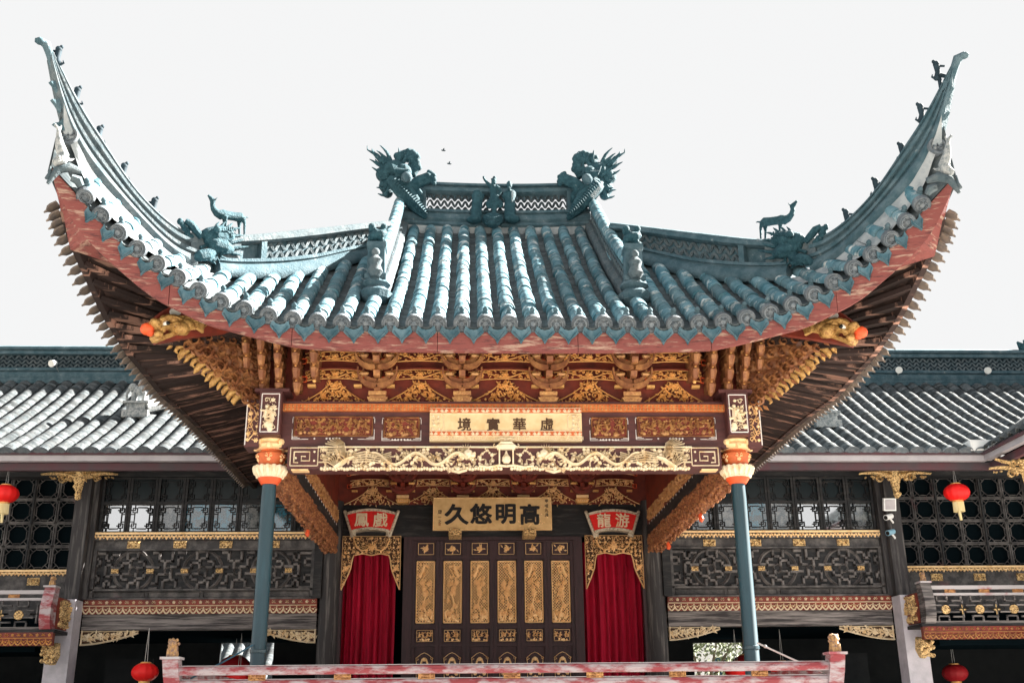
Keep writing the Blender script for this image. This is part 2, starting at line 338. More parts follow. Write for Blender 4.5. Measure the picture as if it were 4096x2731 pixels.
for i, x in enumerate(rows):
    L = rowlen(x); k_ = max(1, int(L/0.235))
    for j in range(k_+1):
        s = min(1, (j*0.235+0.02)/L)
        if s >= 1: continue
        M = frame_at(x, s); M.translation += V((random.uniform(-.007, .007), 0, random.uniform(-.006, .010)))
        barrel.append(M @ Matrix.Rotation(random.uniform(-.03, .03), 4, 'Z'))
    M = frame_at(x, 0); ends.append(M); knobs.append(frame_at(x, min(.9, .13/L)))
for a, b in zip(rows, rows[1:]):
    x = (a+b)/2; L = rowlen(x)
    Md = frame_at(x, 0); Md = Matrix.Translation(Md.translation+V((0, .004, -.035))) @ Matrix.Rotation(math.atan2(ez(b)-ez(a), b-a)*-.5, 4, 'Y') @ Matrix.Rotation(.12, 4, 'X') @ Matrix.Diagonal((.88*min(1, (b-a)/.243), 1, .86, 1)); drips.append(Md)
    for j in range(int(L/0.075)):
        M = frame_at(x, j*0.075/L); M.translation -= M.col[2].to_3d()*0.035
        pans.append(M @ Matrix.Rotation(-.06, 4, 'X') @ Matrix.Diagonal((min(1, (b-a)/.243)*1.0, 1, 1, 1)))
ROOF = MB(); NX = 60
def sheet(u, v):
    x = -4.6+9.2*u; p = surf(x, v); return p-V((0, 0, .055))
ROOF.grid(sheet, 92, 10)
for sg in (-1, 1):
    def sheet2(u, v):
        x = 4.6-7.76*u; q = max(x, 0); p0 = V((14.44-ey(q), 14.44-x, ez(q)-.05)); xi = max(1.45, min(4.6, x))
        p1 = V((xi, 14.44-x, hz(xi) if x > 1.45 else 7.33)); p = p0.lerp(p1, v); return V((sg*p.x, p.y, p.z-.05))
    ROOF.grid(sheet2, 40, 4)
    ROOF.add([(sg*1.45, 11.3, 6.0), (sg*1.45, 14.7, 8.5), (sg*1.45, 17.6, 7.0), (sg*1.45, 17.6, 5.5), (sg*1.45, 11.3, 5.5)], [(0, 1, 2, 3, 4)])
ROOF.add([(-1.45, 14.6, 8.45), (1.45, 14.6, 8.45), (1.45, 18.2, 6.4), (-1.45, 18.2, 6.4)], [(0, 1, 2, 3)])
roof = ROOF.build('roof', 'pan', PAV)
pieces('barrel_tile', T, 'tile', barrel, roof, 300, 60)
PT = MB(); n = 5
for yy, zz in ((-.012, .0), (.10, .012)):
    for d in (0, -.014): PT.v += [(.088*(2*j/n-1), yy, zz+d+.05*((2*j/n-1)**2)) for j in range(n+1)]
k_ = n+1
for j in range(n): PT.f += [(j, j+1, 2*k_+j+1, 2*k_+j), (k_+j+1, k_+j, j, j+1)[::-1]]
pieces('pan_tile', PT, 'pan', pans, roof, 300, 50)
R90 = Matrix.Rotation(math.radians(90), 3, 'X')
E_ = MB().lathe([(.0, .018), (.025, .022), (.03, .012), (.05, .012), (.055, .024), (.066, .024), (.07, .012), (.082, .012), (.088, .022), (.092, .01), (.092, -.05), (.08, -.06)], (0, 0, .01), 20, R90)
for q in range(6): E_.flower(frame((0, -.012, .01)), math.cos(q*1.05)*.038, math.sin(q*1.05)*.038, .014, 4, .012)
pieces('tile_end', E_, 'tile_end', ends, roof, 300, 40)
K_ = MB().lathe([(.030, .085), (.034, .10), (.022, .118), (.030, .128), (.026, .148), (.008, .165)], (0, 0, 0), 8)
pieces('tile_knob', K_, 'ridge', knobs, roof, 300, 50)
D_ = MB(); prof = [(-.095, .02), (-.118, -.06), (-.075, -.105), (-.035, -.135), (0, -.20), (.035, -.135), (.075, -.105), (.118, -.06), (.095, .02), (.05, -.02), (0, -.032), (-.05, -.02)]
D_.prism([(a, -.02-.25*min(0, b)*0.3, b) for a, b in prof], (0, .018, 0))
D_.vine(frame((0, -.02, 0)), [(-.095, -.05), (-.05, -.105), (0, -.17), (.05, -.105), (.095, -.05)], .016, .014)
sd_drips = []
for sg in (-1, 1):
    xe = xs+[xs[-1]+.09, xs[-1]+.18]
    for a, b in zip(xe, xe[1:]):
        for off in (.25, .75):
            x = a+(b-a)*off; p = side(V((x, ey(x), ez(x))), sg); t = V((-sg, 0, .5)).normalized(); X = V((0, sg, 0)); nn = X.cross(t)
            M = Matrix.Translation(V((p.x-sg*.01, p.y, fz(x)+.115))) @ Matrix.Rotation(sg*math.pi/2, 4, 'Z') @ Matrix.Rotation(-.95, 4, 'X') @ Matrix.Diagonal((.66, 1, .9, 1)); sd_drips.append(M)
    for q in range(28):
        p = V((sg*(14.44-ey(0)), 14.5+q*.1215, ez(0))); t = V((-sg, 0, .5)).normalized(); X = V((0, sg, 0)); nn = X.cross(t)
        M = Matrix.Translation(V((p.x-sg*.01, p.y, fz(0)+.115))) @ Matrix.Rotation(sg*math.pi/2, 4, 'Z') @ Matrix.Rotation(-.95, 4, 'X') @ Matrix.Diagonal((.66, 1, .9, 1)); sd_drips.append(M)
pieces('drip_tile', D_, 'drip', drips, roof, 300, 30)
D2 = MB(); D2.prism([(a, -.02, b) for a, b in [(-.10, .02), (-.118, -.055), (-.095, -.095), (-.05, -.115), (-.02, -.13), (0, -.165), (.02, -.13), (.05, -.115), (.095, -.095), (.118, -.055), (.10, .02)]], (0, .018, 0))
pieces('side_drip_tile', D2, 'drip_bounce', sd_drips, roof, 300, 30)
# side row ends seen end-on from the courtyard sides
se = []
for sg in (-1, 1):
    for x in xs:
        p = side(V((x, ey(x), ez(x))), sg); t = V((-sg, 0, .5)).normalized(); X = V((0, sg, 0)); nn = X.cross(t)
        M = Matrix((X, t, nn)).transposed().to_4x4(); M.translation = p; se.append(M)
        se_t = M
pieces('side_tile_end', E_, 'tile_end', se, roof, 300, 40)
SB = MB()
for M in se:
    sgn = 1 if M.translation.x > 0 else -1; xx = 14.44-M.translation.y; L = abs(M.translation.x)-max(1.5, xx); h0 = M.translation.z; h1 = hz(max(1.5, xx))
    t = V((-sgn*L, 0, h1-h0)); LL = t.length; t.normalize(); X = V((0, sgn, 0)); M2 = Matrix((X, t, X.cross(t))).transposed().to_4x4(); M2.translation = M.translation
    for j in range(int(max(0, LL-.12)/.235)): SB.addmb(T, M2 @ Matrix.Translation((0, j*.235, 0)))
SB.build('side_tile_row', 'tile', roof, 'stuff', 60)
# fascia board, front and sides
def strip(fn_o, fn_i, n_):
    secs = []
    for i in range(n_+1): secs.append(fn_o(i/n_)+fn_i(i/n_))
    return secs
fb = [-XF, -3.42, -2.21, -.74, .71, 2.08, 3.36, XF]
for xa, xb in zip(fb, fb[1:]):   # one board after another
    secs = []; n_ = max(8, int((xb-xa)*14)); dy = random.uniform(-.006, .006)
    for i in range(n_+1):
        x = xa+.003+(xb-xa-.006)*i/n_; y = ey(x)+.03+dy; zt, zb = ez(x)-.07, fz(x)
        secs.append([V((x, y, zt)), V((x, y+.012, zb)), V((x, y+.075, zb)), V((x, y+.09, zt))])
    MB().sweep(secs).build('eave_board', 'fascia', PAV, smooth=40)
for sg in (-1, 1):
    FS = MB(); secs = []
    for i in range(61):
        x = 4.42-i/60*(4.42+3.16); q = max(0, x); p = V((14.44-ey(q)-.03, 14.44-x, 0)); zt, zb = ez(q)-.07, fz(q)+.04
        secs.append([V((sg*p.x, p.y, zt)), V((sg*(p.x-.012), p.y, zb)), V((sg*(p.x-.075), p.y, zb)), V((sg*(p.x-.09), p.y, zt))])
    FS.sweep(secs).build('side_fascia', 'soffit_worn', PAV, smooth=40)
    # solid corner under the horn
    c = MB(); a = 4.22
    P0 = [V((a, ey(a)+.05, fz(a))), V((XF, ey(XF)+.05, fz(XF)+.02)), side(V((a, ey(a)+.05, fz(a))), 1), V((3.9, 10.54, fz(a)-.10))]
    P1 = [V((a, ey(a)+.05, ez(a)-.1)), V((XF, ey(XF)+.05, ez(XF)-.1)), side(V((a, ey(a)+.05, ez(a)-.1)), 1), V((3.9, 10.54, ez(a)))]
    P0 = [V((sg*p.x, p.y, p.z)) for p in P0]; P1 = [V((sg*p.x, p.y, p.z)) for p in P1]
    c.add(P0+P1, [(0, 1, 2, 3), (4, 7, 6, 5), (0, 4, 5, 1), (1, 5, 6, 2), (2, 6, 7, 3), (3, 7, 4, 0)]).build('corner_block', 'fascia', PAV)
# soffit boards and rafters
def inner(x): return V((x, 11.95, 5.80)) if x < 2.5 else V((2.5, 11.95, 5.80))
def inner_side(x): return V((2.52, 14.44-x, 5.62)) if x < 2.5 else V((2.52, 11.94, 5.62))
SO = MB()
for sg in (-1, 1):
    def sf(u, v):
        x = 4.5*u; p = V((x, ey(x)+.08, fz(x)+.06)).lerp(inner(x), v); p.z += .04; return V((sg*p.x, p.y, p.z))
    SO.grid(sf, 40, 3)
    def ss(u, v):
        x = 4.5-7.6*u; q = max(0, x); p = V((14.44-ey(q)-.08, 14.44-x, fz(q)+.10)).lerp(inner_side(x), v); return V((sg*p.x, p.y, p.z+.05))
    SO.grid(ss, 50, 3)
SO.build('soffit', 'soffit', PAV)
for sg in (-1, 1):
    for i in range(46):
        x = 4.36-i*0.158
        if x < -3: break
        q = max(0, x); a = V((14.44-ey(q)-.085, 14.44-x, fz(q)+.075)); b = inner_side(x); b = b+V((0, 0, -.03))
        mid = a.lerp(b, .52)
        wid = .150 if x < 2.5 else max(.06, .150*(1-.22*(x-2.5)))
        f = lambda p: V((sg*p.x, p.y, p.z))
        MB().bar(f(a), f(mid), wid, .05).build('flying_rafter', 'soffit_worn', PAV)
        if x < 3.9: MB().bar(f(a.lerp(b, .525))+V((0, 0, .035)), f(b)+V((0, 0, .035)), .07, .05).build('rafter', 'soffit', PAV)
    for i in range(24):
        x = sg*(.1+i*.19); a = V((x, ey(x)+.10, fz(x)+.05)); b = inner(abs(x)); b = V((sg*b.x, b.y, b.z-.03))
        if i % 1 == 0 and abs(x) < 4.2: MB().bar(a, b, .09, .05).build('rafter', 'soffit', PAV)
# hip (corner) ridges
def ridge_secs(xa, xb, n_, prof, sg, f0=0.0, f1=1.0):
    secs = []; d = V((sg*1, 1, 0)).normalized()*1.0; d = V((1, sg*1, 0)).normalized() if sg > 0 else V((1, -1*-1, 0)).normalized()
    nrm = V((sg, 1, 0)).normalized()   # across the ridge, pointing back/outwards
    nrm = V((sg*1.0, 1.0, 0)).normalized()
    for i in range(n_+1):
        x = xa+(xb-xa)*i/n_; zb, zt = hz(x), ht(x)
        c = V((sg*x, 14.44-x, 0)); lat = V((sg, 1, 0)).normalized()
        th = 1.0 if x < 4.3 else max(.35, 1-(x-4.3)*1.3)
        sec = [c+lat*(o*th)+V((0, 0, zb+(zt-zb)*(f0+(f1-f0)*h))) for o, h in prof]
        secs.append(sec)
    return secs
lower = [(-.10, -.12), (-.125, .02), (-.135, .22), (-.12, .55), (-.085, .72), (-.085, .80), (-.11, .82), (-.11, 1.0), (.11, 1.0), (.11, .8), (.13, .3), (.1, -.12)]
full = [(-.10, -.10), (-.125, .02), (-.135, .10), (-.12, .24), (-.085, .31), (-.075, .38), (-.10, .40), (-.10, .50), (-.05, .53), (-.05, .66), (-.09, .69), (-.09, .80), (-.055, .83), (-.055, .90), (-.075, .92), (-.06, 1.0), (.06, 1.0), (.075, .92), (.09, .7), (.10, .4), (.13, .1), (.1, -.1)]
cap_ = [(-.07, 0), (-.11, .18), (-.11, .55), (-.085, .6), (-.085, .85), (-.05, 1), (.05, 1), (.085, .85), (.11, .18), (.07, 0)]
def scale_net(mb, fr, w_, h_, nx, ny, t=.012, d=.02):
    dx, dy = w_/nx, h_/ny
    for j in range(ny):
        for i in range(nx):
            pts = [(dx*(i+.5)+dx*.56*math.cos(math.pi*q/8), dy*j+dy*1.02*math.sin(math.pi*q/8)) for q in range(9)]
            mb.vine(fr, pts, t, d)
            pts = [(min(w_, dx*(i+1)+dx*.56*math.cos(math.pi*q/8)), dy*(j+1)-dy*1.02*math.sin(math.pi*q/8)) for q in range(9)]
            mb.vine(fr, pts, t, d)
for sg in (-1, 1):
    hr = MB().sweep(ridge_secs(1.5, 3.25, 16, lower, sg, 0, .40)); hr.build('hip_ridge_base', 'ridge', PAV, smooth=35)
    MB().sweep(ridge_secs(1.5, 3.2, 16, cap_, sg, .78, 1.0)).build('hip_ridge_cap', 'ridge_light' if sg < 0 else 'ridge', PAV, smooth=35)  # cap on the sunlit side gets a lighter colour, painted light
    MB().sweep(ridge_secs(1.5, 3.1, 16, [(.0, 0), (.0, 1), (.05, 1), (.05, 0)], sg, .35, .85)).build('hip_ridge_backing', 'ridge', PAV)
    MB().sweep(ridge_secs(3.06, 3.5, 6, [(-.08, 0), (-.08, 1), (.08, 1), (.08, 0)], sg, .3, 1)).build('hip_ridge_panel', 'ridge_light', PAV)
    MB().sweep(ridge_secs(2.82, 2.87, 1, [(-.09, 0), (-.09, 1), (.08, 1), (.08, 0)], sg, .3, .9)).build('hip_ridge_post', 'ridge', PAV)
    net = MB()
    for k_ in range(12):
        xa = 1.6+k_*.101
        for j in range(2):
            for ph in (0, 1):
                pts = []
                for q in range(9):
                    x = xa+.101*(q/8+.5*ph); f_ = .42+.18*j+.17*(math.sin(math.pi*q/8) if ph == 0 else 1-math.sin(math.pi*q/8))
                    pts.append(V((sg*x, 14.44-x, hz(x)+(ht(x)-hz(x))*f_))-V((sg, 1, 0)).normalized()*.015)
                net.tube(pts, .011, 4)
    net.build('hip_ridge_lattice', 'ridge_light', PAV)
    MB().sweep(ridge_secs(3.45, 4.74, 40, full, sg)).build('horn_ridge', 'ridge_light' if sg < 0 else 'ridge', PAV, smooth=35)  # sunlit and shaded horn differ in material: the light is in the colour
    tip = V((sg*4.74, 9.70, 8.16)); o_ = V((sg, -1, 0)).normalized()
    tp = MB().tube([tip+V((0, 0, -.25))-o_*.10, tip+V((0, 0, -.05)), tip+o_*.05+V((0, 0, .05)), tip+o_*.14+V((0, 0, .07))], [.045, .042, .05, .03], 8); tp.ball(tip+o_*.12+V((0, 0, .055)), .042, 8, (1.3, 1.3, .8))
    tp.build('horn_tip', 'ridge', PAV, smooth=60)
    # plaster between the horn ridge and the last tiles
    def pl(u, v):
        x = 3.2+1.42*u; a = V((x, 14.44-x, hz(x)-.02))-V((sg*sg, 1, 0)).normalized()*.10; b = V((x-.02-.05*u, max(ey(x)+.06, 14.44-x-.42-.5*max(0, x-3.55)), 0)); b.z = surf(min(x, 4.5), max(0, min(1, (b.y-ey(x))/max(.05, (14.44-x)-ey(x))))).z+.01
        p = a.lerp(b, v); return V((sg*p.x, p.y, p.z))
    MB().grid(pl, 24, 3).build('ridge_plaster', 'plaster', PAV, smooth=40)
    # spiky plaster feathers on the outer edge of the horn
    for fin in ((((193, 332), (232, 318), (226, 380)), ((200, 403), (240, 395), (236, 455)), ((206, 500), (246, 478), (250, 530))) if sg < 0 else (((3811, 320), (3780, 330), (3778, 372)), ((3817, 355), (3778, 378), (3774, 420)), ((3802, 409), (3770, 424), (3766, 462)), ((3801, 451), (3764, 466), (3758, 510)))):
        pt3 = [PD(q[0], q[1], sg, 14.44) for q in fin]; md = pt3[1].lerp(pt3[2], .5).lerp(pt3[0], .55)+V((0, 0, -.03)); n3 = V((-sg, -1, 0)).normalized()
        MB().prism([pt3[0], pt3[0].lerp(pt3[1], .5)+V((0, 0, -.02)), pt3[1], pt3[2], md], n3*.05).build('horn_feather', 'ridge', PAV)
    # round end tile with the fret emblem
    c = V((sg*4.50, 9.86, 7.26)); em = MB(); Mx = Matrix.Rotation(math.radians(90), 3, 'X')
    em.lathe([(.0, 0), (.07, 0), (.072, .02), (.095, .02), (.095, -.09)], c, 18, Mx)
    for q in range(4):
        a = q*math.pi/2; u = V((math.cos(a), 0, math.sin(a))); w_ = V((-math.sin(a), 0, math.cos(a)))
        em.bar(c+V((0, -.012, 0)), c+u*.05+V((0, -.012, 0)), .012, .016); em.bar(c+u*.045+V((0, -.012, 0)), c+u*.045+w_*.04+V((0, -.012, 0)), .012, .016)
    em.build('ridge_end_tile', 'tile_end', PAV, smooth=40)
# main ridge
def mz(x): return 0.05*(abs(x)/1.4)**2
def hsweep(prof, xa, xb, n_=12):
    return [[V((xa+(xb-xa)*i/n_, 14.72+o, h+mz(xa+(xb-xa)*i/n_))) for o, h in prof] for i in range(n_+1)]
MB().sweep(hsweep([(-.12, 8.38), (-.15, 8.50), (-.19, 8.53), (-.19, 8.56), (-.16, 8.58), (-.19, 8.62), (-.18, 8.69), (-.12, 8.72), (-.12, 8.74), (-.15, 8.75), (-.15, 8.79), (.15, 8.79), (.15, 8.38)], -1.4, 1.4)).build('main_ridge_base', 'ridge', PAV, smooth=35)
MB().sweep(hsweep([(-.08, 9.08), (-.13, 9.11), (-.13, 9.16), (-.09, 9.17), (-.09, 9.20), (-.14, 9.205), (-.14, 9.24), (-.08, 9.27), (.08, 9.27), (.14, 9.24), (.13, 9.1), (.08, 9.08)], -1.3, 1.3)).build('main_ridge_cap', 'ridge', PAV, smooth=35)
MB().sweep(hsweep([(-.10, 8.2), (-.16, 8.32), (-.16, 8.50), (-.05, 8.5), (-.05, 8.2)], -1.4, 1.4)).build('ridge_plaster', 'plaster', PAV)
net = MB()
for k_ in range(-10, 10):
    for j in range(3):
        for ph in (0, 1):
            pts = [V((.105*(k_+q/8+.5*ph), 14.70, 8.79+.10*j+.1*(math.sin(math.pi*q/8) if ph == 0 else 1-math.sin(math.pi*q/8))+mz(k_*.105))) for q in range(9)]
            if abs(pts[0].x) < 1.06 and abs(pts[-1].x) < 1.06: net.tube(pts, .011, 4, flat=2.5)
net.build('main_ridge_lattice', 'ridge_light', PAV)
for x in (-1.26, -1.10, 1.10, 1.26): MB().bx(x-.035, x+.035, 14.58, 14.84, 8.78, 9.14).build('main_ridge_post', 'ridge', PAV)
# descending ridges
for sg in (-1, 1):
    def hang(prof, ya, yb, n_=14):
        secs = []
        for i in range(n_+1):
            y = ya+(yb-ya)*i/n_; s = (y-ey(1.4))/(14.6-ey(1.4)); z = surf(1.40, s).z; xx = 1.44+.02*(1-s)
            g = 1-.12*(1-i/n_)
            secs.append([V((sg*(xx+o), y, z+h*g)) for o, h in prof])
        return secs
    MB().sweep(hang([(-.10, -.1), (-.13, .05), (-.12, .14), (-.07, .17), (-.07, .20), (.07, .2), (.13, .05), (.1, -.1)], 11.45, 14.6)).build('descending_ridge_base', 'ridge_light', PAV, smooth=35)
    MB().sweep(hang([(-.03, .18), (-.03, .5), (.03, .5), (.03, .18)], 11.5, 14.6)).build('descending_ridge_wall', 'ridge', PAV)
    MB().sweep(hang([(-.07, .42), (-.07, .46), (.07, .46), (.07, .42)], 11.5, 14.6)).build('descending_ridge_moulding', 'ridge', PAV)
    net = MB()
    for k_ in range(22):
        y0 = 11.7+k_*.125
        for j in range(2):
            pts = []
            for q in range(7):
                y = y0+.125*q/6; s = (y-ey(1.4))/(14.6-ey(1.4)); pts.append(V((sg*1.405, y, surf(1.4, s).z+.22+.1*j+.09*math.sin(math.pi*q/6))))
            net.tube(pts, .012, 4)
    net.build('descending_ridge_lattice', 'ridge_light', PAV)
    tl = []
    for k_ in range(15):
        y = 11.5+k_*.208; s = (y-ey(1.4))/(14.6-ey(1.4)); z = surf(1.4, s).z; s2 = (y+.2-ey(1.4))/(14.6-ey(1.4)); z2 = surf(1.4, min(1, s2)).z
        t = V((0, .2, z2-z)).normalized(); X = V((1, 0, 0)); nn = X.cross(t); M = Matrix((X, t, nn)).transposed().to_4x4(); M.translation = V((sg*1.445, y, z+.47)); tl.append(M)
    pieces('descending_ridge_tile', T, 'tile', tl, PAV, 300, 60)
    # ornamental post at the foot
    c = V((sg*1.47, 11.38, 0)); z0 = surf(1.4, (11.38-ey(1.4))/(14.6-ey(1.4))).z
    po = MB(); Rz = Matrix.Rotation(math.radians(45), 3, 'Z')
    po.lathe([(.10, -.05), (.17, .02), (.19, .10), (.12, .16), (.17, .20), (.15, .24)], c+V((0, 0, z0)), 10)
    po.lathe([(.17, .24), (.17, .30), (.145, .32), (.135, .62), (.16, .64), (.15, .70)], c+V((0, 0, z0)), 4, Rz)
    po.build('ridge_foot_pedestal', 'ridge', PAV, smooth=30)
# ================================================================ stage pavilion: frame, carving, interior
XV = V((1, 0, 0)); ZV = V((0, 0, 1)); FRN = V((0, -1, 0))
def text(name, s, size, loc, mt, parent, thick=.004, bold=0.0, fat=0.0, rot=(math.pi/2, 0, 0), sx=1.0):
    cu = bpy.data.curves.new(name, 'FONT'); cu.body = s; cu.size = size; cu.align_x = 'CENTER'; cu.align_y = 'CENTER'; cu.extrude = thick; cu.offset = bold; cu.resolution_u = 3
    ob = bpy.data.objects.new(name, cu); col.objects.link(ob); bpy.context.view_layer.update()
    me = bpy.data.meshes.new_from_object(ob.evaluated_get(bpy.context.evaluated_depsgraph_get())); bpy.data.objects.remove(ob)
    if me.vertices:
        c = [(max(v.co[i] for v in me.vertices)+min(v.co[i] for v in me.vertices))/2 for i in (0, 1)]
        for v in me.vertices: v.co.x = (v.co.x-c[0])*sx; v.co.y -= c[1]
    if fat:   # brush weight: the glyph laid over itself a few times
        base = [tuple(v.co) for v in me.vertices]; fs = [tuple(p.vertices) for p in me.polygons]; T2 = MB()
        for q, (dx, dy) in enumerate(((0, 0), (1, .5), (-1, -.5), (.5, -1), (-.5, 1))): T2.add([(x+dx*fat, y+dy*fat, z+q*.0006) for x, y, z in base], fs)
        me = bpy.data.meshes.new(name); me.from_pydata(T2.v, [], T2.f); me.update()
    me.materials.clear(); me.materials.append(MATS[mt])
    M = Matrix.Translation(loc) @ Matrix.Rotation(rot[2], 4, 'Z') @ Matrix.Rotation(rot[1], 4, 'Y') @ Matrix.Rotation(rot[0], 4, 'X')
    me.transform(M)
    return link(name, me, parent)
def floral(mb, fr, w_, h_, rng, cell=None, d=.02, dens=1.0, inside=None):
    """scrolling foliage that fills w x h"""
    cell = cell or h_/2; nx = max(1, round(w_/cell)); ny = max(1, round(h_/cell))
    for i in range(nx):
        for j in range(ny):
            u = (i+.5+rng.uniform(-.15, .15))*w_/nx; v = (j+.5+rng.uniform(-.15, .15))*h_/ny
            if inside and not inside(u, v): continue
            r = min(w_/nx, h_/ny)*.5; k_ = rng.random()
            if k_ < .35: mb.flower(fr, u, v, r*.8, rng.choice((5, 6, 7)), d, rng.random()*6)
            elif k_ < .75: mb.curl(fr, u, v, r*.85, rng.random()*6.28, 1.2, rng.choice((-1, 1)), r*.34, d, 10)
            else: mb.blob(fr, u, v, r*.55, d)
            for q in range(int(3*dens)):
                a = rng.random()*6.28; uu = u+math.cos(a)*r*.6; vv = v+math.sin(a)*r*.6
                if inside and not inside(uu+math.cos(a)*r*.6, vv+math.sin(a)*r*.6): continue
                l = r*.8
                if 0 < uu+math.cos(a)*l < w_ and 0 < vv+math.sin(a)*l < h_: mb.leaf(fr, uu, vv, a, l, r*.34, d*.8)
def scrollband(mb, fr, w_, h_, n_, d=.02, petals=8, arch=0.0):
    dx = w_/n_
    cv = lambda u: arch*(1-(2*u/w_-1)**2)
    pts = [(w_*q/(n_*8), h_*(.5+.33*math.sin(q/8*math.pi*1.0))+cv(w_*q/(n_*8))) for q in range(n_*8+1)]
    mb.vine(fr, pts, h_*.14, d*.8)
    for q in range(n_*9):
        u = w_*(q+.5)/(n_*9); mb.leaf(fr, u, h_*rng0.uniform(.2, .8)+cv(u), rng0.uniform(0, 6.28), h_*.34, h_*.17, d)
    mb.vine(fr, [(u_*w_/12, h_*.05+cv(u_*w_/12)) for u_ in range(13)], h_*.10, d*.7); mb.vine(fr, [(u_*w_/12, h_*.97+cv(u_*w_/12)) for u_ in range(13)], h_*.08, d*.7)
    for i in range(n_):
        u = dx*(i+.5); v = h_*(.5 if petals else .5)+cv(u)
        mb.flower(fr, u, v, h_*.40, petals or 6, d*1.5)
        for sg in (-1, 1):
            mb.curl(fr, u+sg*dx*.36, v+h_*.22*sg, h_*.25, 0 if sg > 0 else 3.14, 1.1, sg, h_*.17, d*1.1, 9)
            for q in range(3):
                a = math.radians(rng0.uniform(20, 160))*sg; mb.leaf(fr, u+dx*.3*math.cos(q*2.1)*1.2, v+h_*.12*sg, a, h_*.32, h_*.14, d)
rng0 = random.Random(3)
def figures(mb, fr, w_, h_, rng, d=.03, n_=None):
    """crowded battle/figure relief: bodies, heads, limbs, hills, banners"""
    n_ = n_ or max(3, int(w_/h_*2.2))
    for i in range(n_):
        u = (i+.5)*w_/n_+rng.uniform(-.2, .2)*w_/n_; v = h_*rng.uniform(.32, .5); a = rng.uniform(1.1, 2.0); L = h_*.34
        mb.vine(fr, [(u, v), (u+math.cos(a)*L*.5, v+math.sin(a)*L*.5), (u+math.cos(a)*L, v+math.sin(a)*L)], lambda f: h_*(.20-.08*f), d*1.2)
        mb.blob(fr, u+math.cos(a)*L*1.25, v+math.sin(a)*L*1.25, h_*.075, d*1.5)
        for q in range(4):
            b = a+rng.choice((-1, 1))*rng.uniform(.8, 2.4); st = (u+math.cos(a)*L*(.8 if q < 2 else 0), v+math.sin(a)*L*(.8 if q < 2 else 0))
            e = (st[0]+math.cos(b)*h_*.22, st[1]+math.sin(b)*h_*.22)
            if 0 < e[1] < h_: mb.vine(fr, [st, ((st[0]+e[0])/2+h_*.03, (st[1]+e[1])/2), e], h_*.08, d)
        if rng.random() < .6: a2 = rng.uniform(.3, 2.8); mb.vine(fr, [(u-math.cos(a2)*h_*.2, max(.02, v-math.sin(a2)*h_*.2)), (u+math.cos(a2)*h_*.35, min(h_*.96, v+math.sin(a2)*h_*.35))], h_*.035, d*1.4)
    for i in range(int(n_*2)):
        u = rng.uniform(.05, .95)*w_; mb.blob(fr, u, h_*rng.uniform(.05, .2), h_*rng.uniform(.08, .15), d*.7)
        mb.leaf(fr, rng.uniform(.05, .9)*w_, h_*rng.uniform(.6, .85), rng.uniform(0, 3), h_*.22, h_*.12, d)
def fret_outline(mb, fr, u0, u1, v0, v1, t=.01, d=.012):
    for a, b in (((u0, v0), (u1, v0)), ((u1, v0), (u1, v1)), ((u1, v1), (u0, v1)), ((u0, v1), (u0, v0))): mb.vine(fr, [a, b], t, d)
